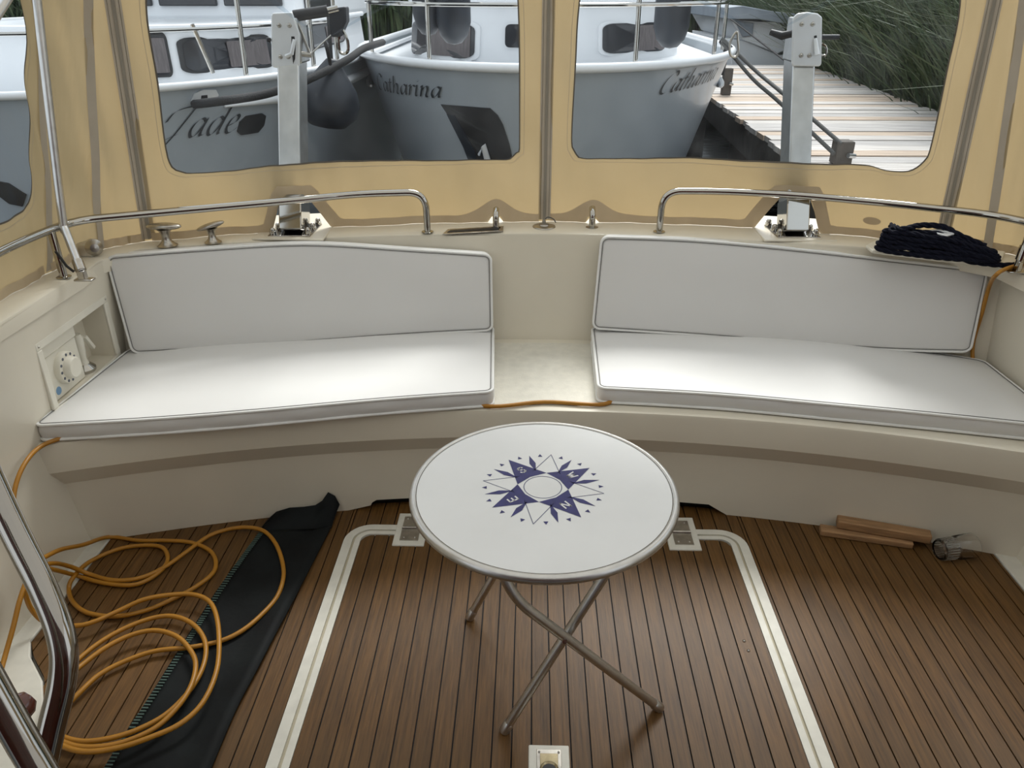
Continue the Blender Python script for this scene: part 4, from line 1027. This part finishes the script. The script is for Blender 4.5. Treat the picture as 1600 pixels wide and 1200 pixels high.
def lettering(parent, S, text, uv0, uv1, xh, off, nib=.10, slant=.28):
    tot = sum(GL[c][0] for c in text); cur = 0
    du, dv = (uv1[0]-uv0[0])/tot, (uv1[1]-uv0[1])/tot
    nx, ny = math.cos(math.radians(38))*nib, math.sin(math.radians(38))*nib
    for c in text:
        b = MB()
        for st in GL[c][1]:
            st = smooth_stroke(st)
            for p, q in zip(st, st[1:]):
                vs = []
                for (x, y) in ((p[0]-nx, p[1]-ny), (q[0]-nx, q[1]-ny), (q[0]+nx, q[1]+ny), (p[0]+nx, p[1]+ny)):
                    xx = cur+x+slant*y; vs.append(S(uv0[0]+du*xx, uv0[1]+dv*xx+y*xh, off))
                b.add(vs, [(0, 1, 2, 3)])
        b.build('letter', 'lettering', parent, smooth=False)
        cur += GL[c][0]

def make_hull(cx_, yc, A_, B_, zg, flare, back):
    """S(u,z,off): u in radians around the bow (0 = stem); beyond +-pi/2 the sides run aft"""
    def S(u, z, off=0.0):
        dz = zg-z; k = 1-flare*dz; kb = 1-flare*.75*dz
        a, b_ = A_*k+off, B_*kb+off
        if abs(u) <= PI/2: return Vector((cx_+a*math.sin(u), yc-b_*math.cos(u), z+.10*(1-math.cos(u))*0))
        return Vector((cx_+math.copysign(a, u), yc+(abs(u)-PI/2)*2.2, z))
    return S
def hull_obj(root, S, zg, zw, umax, m='hull_shade_grey', name='hull'):
    MB().grid(lambda s, t: S(-umax+2*umax*s, zw+(zg-zw)*t), 90, 14).build(name, m, root, ang=60)
def cap_rail(root, S, zg, umax, r, m='boat_white', name='gunwale'):
    MB().tube([S(-umax+2*umax*i/90, zg, r*.3) for i in range(91)], r, 10).build(name, m, root)
def surf_patch(S, uv, off, th, name, m, parent):
    """filled polygon (u,v list) on surface, raised by off with a rim of depth th"""
    n = len(uv); cu = sum(p[0] for p in uv)/n; cv = sum(p[1] for p in uv)/n
    R = 4; vs = []
    for r in range(R):
        t = 1-r/R
        for p in uv: vs.append(S(cu+(p[0]-cu)*t, cv+(p[1]-cv)*t, off))
    vs.append(S(cu, cv, off)); fs = [(r*n+i, r*n+(i+1) % n, (r+1)*n+(i+1) % n, (r+1)*n+i) for r in range(R-1) for i in range(n)]+[((R-1)*n+i, (R-1)*n+(i+1) % n, R*n) for i in range(n)]
    k = len(vs)
    for p in uv: vs.append(S(p[0], p[1], off-th))
    fs += [(i, k+i, k+(i+1) % n, (i+1) % n) for i in range(n)]
    return MB().add(vs, fs).build(name, m, parent, ang=40)
def rr_uv(u0, v0, u1, v1, ru, rv, n=5):
    P = []
    for cu, cv, a in ((u1-ru, v0+rv, -90), (u1-ru, v1-rv, 0), (u0+ru, v1-rv, 90), (u0+ru, v0+rv, 180)):
        for k in range(n): t = math.radians(a+k*90/(n-1)); P.append((cu+ru*math.cos(t), cv+rv*math.sin(t)))
    return P
def boat_window(root, S, q, frame_m='boat_white', cur=True):
    """q: (u0,z0,u1,z1) on cabin surface"""
    u0, z0, u1, z1 = q; ru = (u1-u0)*.14; rv = (z1-z0)*.2; e = (z1-z0)*.07; eu = (u1-u0)*.05
    f = surf_patch(S, rr_uv(u0-eu, z0-e, u1+eu, z1+e, ru, rv), .012, .014, 'window', frame_m, root)
    p = surf_patch(S, rr_uv(u0, z0, u1, z1, ru, rv), .018, .006, 'pane', 'boat_glass', f)
    if cur: surf_patch(S, rr_uv(u0+(u1-u0)*.45, z0+.01, u1-(u1-u0)*.04, z1-.015, ru*.2, rv*.2), .023, .004, 'curtain', 'curtain', f)
    return f

# ---- Catharina
cat_ = thing('motor_yacht', (.08, 6.2, -.55), 'white-hulled motor yacht, coloured grey for shade, lettered Catharina, moored bow-on behind the stern', 'boat', 'moored yachts')
ZG = 1.235
SC = make_hull(.085, 6.2, 1.30, 1.95, ZG, .25, 0)
UM = PI/2+1.9
hull_obj(cat_, SC, ZG, -.60, UM); cap_rail(cat_, SC, ZG+.008, UM, .025)
MB().add([SC(-UM+2*UM*i/60, ZG-.06, -.02) for i in range(61)], [tuple(range(61))]).build('deck', 'boat_white', cat_, smooth=False)
# rubbing strake along the sides
for sg in (-1, 1):
    MB().tube([SC(sg*(1.15+.03*i), ZG-.20-.02*math.sin(i*.1), .03) for i in range(30)], [.008+.03*min(1, i/9) for i in range(30)], 10).build('rubbing_strake', 'boat_white', cat_)
def CB(u, z, off=0):
    a, b_ = 1.02+off, .95+off
    k = 1-.10*(z-1.15)
    if abs(u) <= PI/2:
        s_, c_ = math.sin(u), math.cos(u)
        return Vector((.085+a*k*math.copysign(abs(s_), s_), 6.45-b_*k*abs(c_), z))
    return Vector((.085+math.copysign(a*k, u), 6.45+(abs(u)-PI/2)*2, z))
MB().grid(lambda s, t: CB(-2.6+5.2*s, 1.12+.42*t), 80, 4).build('cabin_trunk', 'boat_white', cat_, ang=50)
MB().add([CB(-2.6+5.2*i/60, 1.54) for i in range(61)], [tuple(range(61))]).build('cabin_roof', 'boat_white', cat_, smooth=False)
MB().tube([CB(-2.6+5.2*i/80, 1.535, .012) for i in range(81)], .024, 8).build('roof_edge', 'boat_white', cat_)
for (x0, y0, x1, y1) in ((646, 37, 744, 83), (790, 38, 846, 74), (940, 34, 1036, 84)):
    a = onsurf(lambda u, v: CB(u, v), x0, y1, -.4 if x0 < 850 else .4, 1.2); c = onsurf(lambda u, v: CB(u, v), x1, y0, -.2 if x0 < 850 else .6, 1.35)
    boat_window(cat_, CB, (a[0], a[1], c[0], c[1]))
# wheelhouse behind
b = MB().box((-.85, 8.2, 1.5), (1.0, 11, 2.9)); b.build('wheelhouse', 'boat_white', cat_, bevel=.05)
for x_ in (-.7, -.1, .5): MB().box((x_, 8.17, 2.0), (x_+.42, 8.2, 2.6)).build('window', 'boat_glass', cat_, bevel=.01)
# stanchions and rails
for i, u in enumerate((-1.45, -1.1, -.55, .38, .95, 1.35)):
    p = SC(u, ZG, -.05); top = p+Vector((0, .02, .62))
    MB().tube([p, top], .0125, 10).build('stanchion', 'chrome', cat_)
for hz in (.62, .30):
    MB().tube([SC(-1.5+3.0*i/40, ZG, -.05)+Vector((0, .02*hz, hz)) for i in range(41)], .011, 8).build('guard_rail', 'chrome', cat_)
# anchor pocket
pk = [onsurf(lambda u, v: SC(u, v), x, y, -.3, .8) for x, y in ((690, 163), (728, 166), (766, 169), (778, 180), (786, 195), (796, 225), (804, 262), (770, 262), (738, 262), (726, 230), (712, 196))]
ap = surf_patch(SC, pk, .010, .012, 'anchor_pocket', 'rubber_seal', cat_)
pk2 = [(p[0]+.010, p[1]-.012) for p in pk]
surf_patch(SC, [onsurf(lambda u, v: SC(u, v), x, y, -.3, .8) for x, y in ((700, 178), (712, 180), (742, 232), (750, 262), (738, 262), (726, 230))], .016, .006, 'pocket_edge', 'fender', ap)
aa = [onsurf(lambda u, v: SC(u, v), x, y, -.25, .7) for x, y in ((752, 240), (760, 225), (768, 262))]
MB().tube([SC(aa[0][0], aa[0][1], .03), SC(aa[1][0], aa[1][1], .05), SC(aa[2][0], aa[2][1], .03)], [.01, .016, .02], 10).build('anchor', 'plate', ap)
q0 = onsurf(lambda u, v: SC(u, v), 594, 139, -.8, 1.0); q1 = onsurf(lambda u, v: SC(u, v), 692, 153, -.45, 1.0)
lettering(cat_, SC, 'Catharina', q0, q1, .060, .006, nib=.085)
q0 = onsurf(lambda u, v: SC(u, v), 1027, 148, .55, 1.0); q1 = onsurf(lambda u, v: SC(u, v), 1098, 131, .8, 1.0)
lettering(cat_, SC, 'Catharina', q0, (q0[0]+abs(q1[0]-q0[0])*1.35, q0[1]+.03), .066, .006, nib=.085)
def fender(label, p, r, L, rope=True):
    o = thing('fender', p, label, 'fender', 'dark inflatable fenders')
    prof = [(0, 0), (r*.45, .01), (r*.8, .05), (r, .12), (r, L-.12), (r*.8, L-.05), (r*.35, L), (0, L+.01)]
    MB().lathe(prof, p, 24).build('body', 'fender', o, ang=60)
    MB().tube([p+Vector((0, 0, L)), p+Vector((0, .03, L+.5))], .008, 8).build('line', 'dark_rope', o)
fender('dark navy fender hanging furthest left on the yacht Catharina', py(670, 56, 4.95), .088, .70)
fender('dark navy fender, the nearer and wider one of the pair left of the centre zip', py(710, 70, 4.90), .100, .72)
fender('dark navy fender hanging by the right-hand cabin window of Catharina', py(1046, 76, 5.05), .105, .75)

# ---- Jade
jad = thing('motor_yacht', (-2.5, 5.1, -.55), 'motor yacht, hull coloured grey for shade, lettered Jade, moored beside Catharina', 'boat', 'moored yachts')
ZJ = 1.20
SJ = make_hull(-2.50, 5.15, 1.36, 1.85, ZJ, .22, 0)
hull_obj(jad, SJ, ZJ, -.60, UM); cap_rail(jad, SJ, ZJ+.008, UM, .018)
MB().add([SJ(-UM+2*UM*i/60, ZJ-.10, -.02) for i in range(61)], [tuple(range(61))]).build('deck', 'boat_white', jad, smooth=False)
MB().tube([SJ(.84+.03*i, ZJ-.105, .012) for i in range(50)], [.006+.022*min(1, i/8) for i in range(50)], 10).build('rubbing_strake', 'boat_white', jad)
def JB(u, z, off=0):
    a, b_ = 1.02+off, 1.05+off; k = 1-.10*(z-1.1)
    if abs(u) <= PI/2:
        s_, c_ = math.sin(u), math.cos(u)
        return Vector((-2.5+a*k*math.copysign(abs(s_), s_), 5.35-b_*k*abs(c_), z))
    return Vector((-2.5+math.copysign(a*k, u), 5.35+(abs(u)-PI/2)*2, z))
MB().grid(lambda s, t: JB(-2.6+5.2*s, 1.02+.40*t), 80, 4).build('cabin_trunk', 'boat_white', jad, ang=50)
MB().add([JB(-2.6+5.2*i/60, 1.42, .02) for i in range(61)], [tuple(range(61))]).build('cabin_roof', 'boat_white', jad, smooth=False)
MB().tube([JB(-2.6+5.2*i/80, 1.42, .02) for i in range(81)], .018, 8).build('roof_edge', 'boat_white', jad)
for (x0, y0, x1, y1, ug) in ((292, 56, 414, 112, 1.5), (212, 54, 256, 118, .8)):
    a = onsurf(lambda u, v: JB(u, v), x0, y1, ug, 1.15); c = onsurf(lambda u, v: JB(u, v), x1, y0, ug+.2, 1.3)
    lo, hi = sorted((a[0], c[0])); z0, z1 = sorted((a[1], c[1]))
    if hi-lo > .02 and hi < 3: boat_window(jad, JB, (lo, z0, hi, z1), 'rubber_seal')
b = MB().box((-3.25, 6.1, 1.38), (-1.72, 9, 2.8)); wh_ = b.build('wheelhouse', 'boat_white', jad, bevel=.06)
for x_ in (-3.15, -2.68, -2.21): MB().box((x_, 6.07, 1.50), (x_+.42, 6.1, 2.4)).build('window', 'boat_glass', jad, bevel=.01)
boat_window(jad, JB, (PI/2+.12, 1.25, PI/2+.62, 1.385), 'rubber_seal')
MB().box((-1.715, 6.4, 1.47), (-1.70, 7.3, 2.2)).build('window', 'boat_glass', jad, bevel=.01)
for i, u in enumerate((.35, .95, 1.3, 1.52)):
    p = SJ(u, ZJ, -.05); MB().tube([p, p+Vector((0, .03, .60))], .0125, 10).build('stanchion', 'chrome', jad)
MB().tube([SJ(-1.2+2.75*i/40, ZJ, -.05)+Vector((0, .03, .60)) for i in range(41)], .011, 8).build('guard_rail', 'chrome', jad)
MB().tube([SJ(-1.2+2.75*i/40, ZJ, -.05)+Vector((0, .02, .24)) for i in range(41)], .008, 8).build('guard_rail', 'chrome', jad)
p0 = py(300, 38, 4.1); p1 = py(333, 114, 4.15); MB().tube([p0, p1], .011, 8).build('stay', 'chrome_old', jad)
SJ2 = lambda u, v: SJ(u, v)
hp = [onsurf(SJ2, x, y, .6, 1.0) for x, y in ((298, 158), (303, 146), (316, 140), (336, 140), (340, 148), (336, 158), (322, 164), (304, 166))]
fl_ = surf_patch(SJ, hp, .012, .014, 'fairlead', 'plate', jad)
h2 = [onsurf(SJ2, x, y, .6, 1.0) for x, y in ((312, 158), (313, 149), (322, 148), (323, 157))]
surf_patch(SJ, h2, .014, .002, 'fairlead_hole', 'black', fl_)
hp = [onsurf(SJ2, x, y, .7, .9) for x, y in ((370, 205), (374, 190), (384, 181), (408, 177), (414, 181), (411, 196), (402, 207), (376, 211))]
surf_patch(SJ, hp, .010, .012, 'hull_port', 'rubber_seal', jad)
q0 = onsurf(SJ2, 252, 219, .5, .9); q1 = onsurf(SJ2, 368, 206, .65, .95)
lettering(jad, SJ, 'Jade', q0, q1, .085, .006, nib=.07, slant=.42)
hp = [onsurf(SJ2, x, y, -.1, .8) for x, y in ((-8, 300), (-2, 283), (14, 286), (42, 304), (36, 322), (16, 318))]
surf_patch(SJ, hp, .010, .012, 'anchor_pocket', 'rubber_seal', jad)
# ropes
def rope(label, P, r, m='dark_rope', name='mooring_rope'):
    return tag(MB().tube(catmull(P, 8), r, 10).build(name, m), label, 'rope')
rope('dark mooring rope led from the fairlead of Jade', [SJ(onsurf(SJ2, 300, 162, .6, 1.0)[0], onsurf(SJ2, 300, 162, .6, 1.0)[1], .03), py(345, 158, 3.68), py(400, 150, 3.85), py(432, 142, 3.95), py(478, 126, 4.1), py(540, 95, 4.4), py(568, 76, 4.75), py(598, 66, 5.2)], .020)
rope('thin dark line hanging from the gap between the yachts', [py(508, 66, 3.9), py(512, 80, 3.9), py(516, 100, 4.0)], .009)
# dark cone fender between the boats
dk = thing('fender', py(510, 190, 4.35), 'large dark teardrop fender hanging in the gap between Jade and Catharina', 'fender', 'dark inflatable fenders')
c = py(512, 195, 4.35); t_ = py(518, 104, 4.35)
MB().lathe([(0, -.02), (.10, .0), (.15, .05), (.165, .12), (.14, .19), (.08, .27), (.03, .335), (0, .34)], c, 28, t_-c).build('body', 'fender', dk)
MB().tube([t_+Vector((0, 0, -.03)), t_+Vector((.0, .05, .30))], .010, 8).build('line', 'dark_rope', dk)

# ---- jetty
ZJT = .70
jet = thing('jetty', (2.4, 8, ZJT), 'weathered plank jetty running away beside the moored yachts', 'jetty')
pA, pB = pz(1235, 245, ZJT), pz(1112, 150, ZJT); pC, pD = pz(1470, 175, ZJT), pz(1285, 110, ZJT)
jd = Vector((pB.x-pA.x, pB.y-pA.y)); jl = lambda y: pA.x+(y-pA.y)*jd.x/jd.y
jr = lambda y: pC.x+(y-pC.y)*(pD.x-pC.x)/(pD.y-pC.y)
rnd = random.Random(11); y = 3.2; bw = .185
while y < 11.2:
    e0_, e1_ = rnd.uniform(-.02, .02), rnd.uniform(-.02, .02); dz = rnd.uniform(-.004, .004)
    cx_ = (jl(y)+jr(y))/2; hw = (jr(y)-jl(y))/2
    o = MB().box((-hw+e0_, 0, -.035), (hw+e1_, bw-.012, 0)).build('board', 'board', None, smooth=False); o.location = (cx_-2.4, y-8, dz); o.parent = jet
    y += bw
MB().prism([(jl(3.2)+.03, 3.2, ZJT-.04), (jl(11.2)+.03, 11.2, ZJT-.04), (jl(11.2)+.15, 11.2, ZJT-.04), (jl(3.2)+.15, 3.2, ZJT-.04)], (0, 0, -.22)).build('edge_beam', 'beam', jet, smooth=False)
MB().prism([(jr(3.2)-.15, 3.2, ZJT-.04), (jr(11.2)-.15, 11.2, ZJT-.04), (jr(11.2)-.03, 11.2, ZJT-.04), (jr(3.2)-.03, 3.2, ZJT-.04)], (0, 0, -.22)).build('edge_beam', 'beam', jet, smooth=False)
for yy in (4.6, 7.2, 9.8):
    MB().lathe([(.10, -1.5), (.10, -.04)], (jl(yy)+.20, yy, ZJT), 14).build('pile', 'beam', jet)
def mooring_post(label, p, w_, h_):
    o = thing('mooring_post', p, label, 'mooring post', 'posts on the jetty')
    MB().box((p.x-w_/2, p.y-w_/2, p.z), (p.x+w_/2, p.y+w_/2, p.z+h_)).build('post', 'pile', o, bevel=.008)
    MB().tube([p+Vector((w_*.1, -w_*.75, h_*.45)), p+Vector((w_*.55, -w_*.55, h_*.40))], .014, 10).build('pin', 'galv', o)
pp = pz(1317, 258, ZJT); mooring_post('short square wooden mooring post on the jetty, with the ropes ending at it', Vector((pp.x, pp.y+.05, ZJT)), .10, .13)
pq = pz(1130, 148, ZJT); mooring_post('small wooden mooring post at the far jetty edge by the bow of Catharina', Vector((pq.x+.02, pq.y, ZJT)), .085, .24)
e_ = Vector((pp.x, pp.y, ZJT+.08))
s1, s2 = SC(1.25, ZG, -.05)+Vector((.02, 0, .05)), SC(1.3, ZG, -.05)+Vector((.03, 0, .01))
rope('upper taut mooring rope from the bow of Catharina across the jetty', [py(1128, 60, s1.y), py(1180, 110, (s1.y+e_.y)/2+.35), py(1222, 145, (s1.y+e_.y)/2), py(1315, 225, e_.y)], .012, 'grey_rope')
rope('lower taut mooring rope from the bow of Catharina across the jetty', [py(1128, 66, s1.y), py(1175, 122, (s1.y+e_.y)/2+.35), py(1218, 160, (s1.y+e_.y)/2), py(1303, 240, e_.y)], .012, 'grey_rope')
rope('slack dark rope hanging at the bow of Catharina by the jetty', [py(1126, 64, 5.9), py(1134, 84, 5.85), py(1128, 116, 5.9)], .014)

# ---- covered small boat beyond
cv = thing('covered_boat', (2.2, 11, -.5), 'small boat under a blue-grey cover beyond the bow of Catharina', 'boat')
def prq(P, Y, d, nm, m): return MB().prism([py(x, y, Y) for x, y in P], (0, d, 0)).build(nm, m, cv, bevel=.01)
prq([(1142, 30), (1185, 34), (1240, 34), (1244, 70), (1215, 84), (1160, 62)], 12.0, 3.0, 'cabin', 'boat_white')
prq([(1136, 30), (1138, 12), (1160, 9), (1210, 18), (1248, 22), (1248, 40), (1182, 30)], 11.8, 3.2, 'canvas_cover', 'cover')
prq([(1148, 32), (1178, 36), (1176, 56), (1160, 58)], 11.97, .02, 'window', 'cover')
prq([(1140, 62), (1165, 64), (1216, 86), (1246, 84), (1244, 190), (1150, 190)], 12.05, 2.9, 'hull', 'boat_white')
# ---- bank with reeds
tag(MB().grid(lambda u, v: Vector((3.2+.05*v+u*9, 3+v*24, .25+u*1.2+.25*math.sin(v*17)*u)), 10, 24).build('bank', 'earth'), 'dark earth bank beside the jetty', kind='structure')
tag(MB().grid(lambda u, v: Vector((-30+60*u, 24+3*v, -.55+5*v+.6*math.sin(u*40))), 60, 4).build('far_bank', 'earth'), 'dark overgrown bank far behind the yachts', kind='structure')
rnd = random.Random(21); vs = []; fs = []
def blade(p, h, lean, wd):
    k = len(vs); a = rnd.uniform(0, 2*PI); side = Vector((math.cos(a), math.sin(a), 0))*wd
    for t, wf in ((0, 1), (.45, .9), (.8, .6)):
        c = p+Vector((lean.x*t*t, lean.y*t*t, h*(t-.18*t*t*lean.length))); vs.append(c-side*wf); vs.append(c+side*wf)
    vs.append(p+Vector((lean.x, lean.y, h*(1-.18*lean.length*1.2))))
    fs.extend([(k, k+1, k+3, k+2), (k+2, k+3, k+5, k+4), (k+4, k+5, k+6)])
for i in range(26000):
    y = 3.5+22*rnd.random()**1.2; x = jr(y)+.12+abs(rnd.gauss(0, 1.3)); gz = .25+max(0, (x-3.2))/9*1.2
    h = rnd.uniform(.5, 2.0)*(1+.25*(x-jr(y)))
    blade(Vector((x, y, gz-.1)), h, Vector((rnd.gauss(-.45, .45), rnd.gauss(-.15, .4), 0))*h*.6, rnd.uniform(.006, .016))
for i in range(9000):
    x = rnd.uniform(-16, 14); blade(Vector((x, 23+rnd.random()*2, .0)), rnd.uniform(1.2, 3.2), Vector((rnd.gauss(0, .5), rnd.gauss(0, .4), 0)), rnd.uniform(.02, .05))
me = bpy.data.meshes.new('reeds'); me.from_pydata([tuple(v) for v in vs], [], fs); me.materials.append(MATS['reed'])
o = bpy.data.objects.new('reeds', me); COL.objects.link(o); tag(o, 'dense green reeds growing on the bank behind the jetty', 'reeds', kind='stuff')
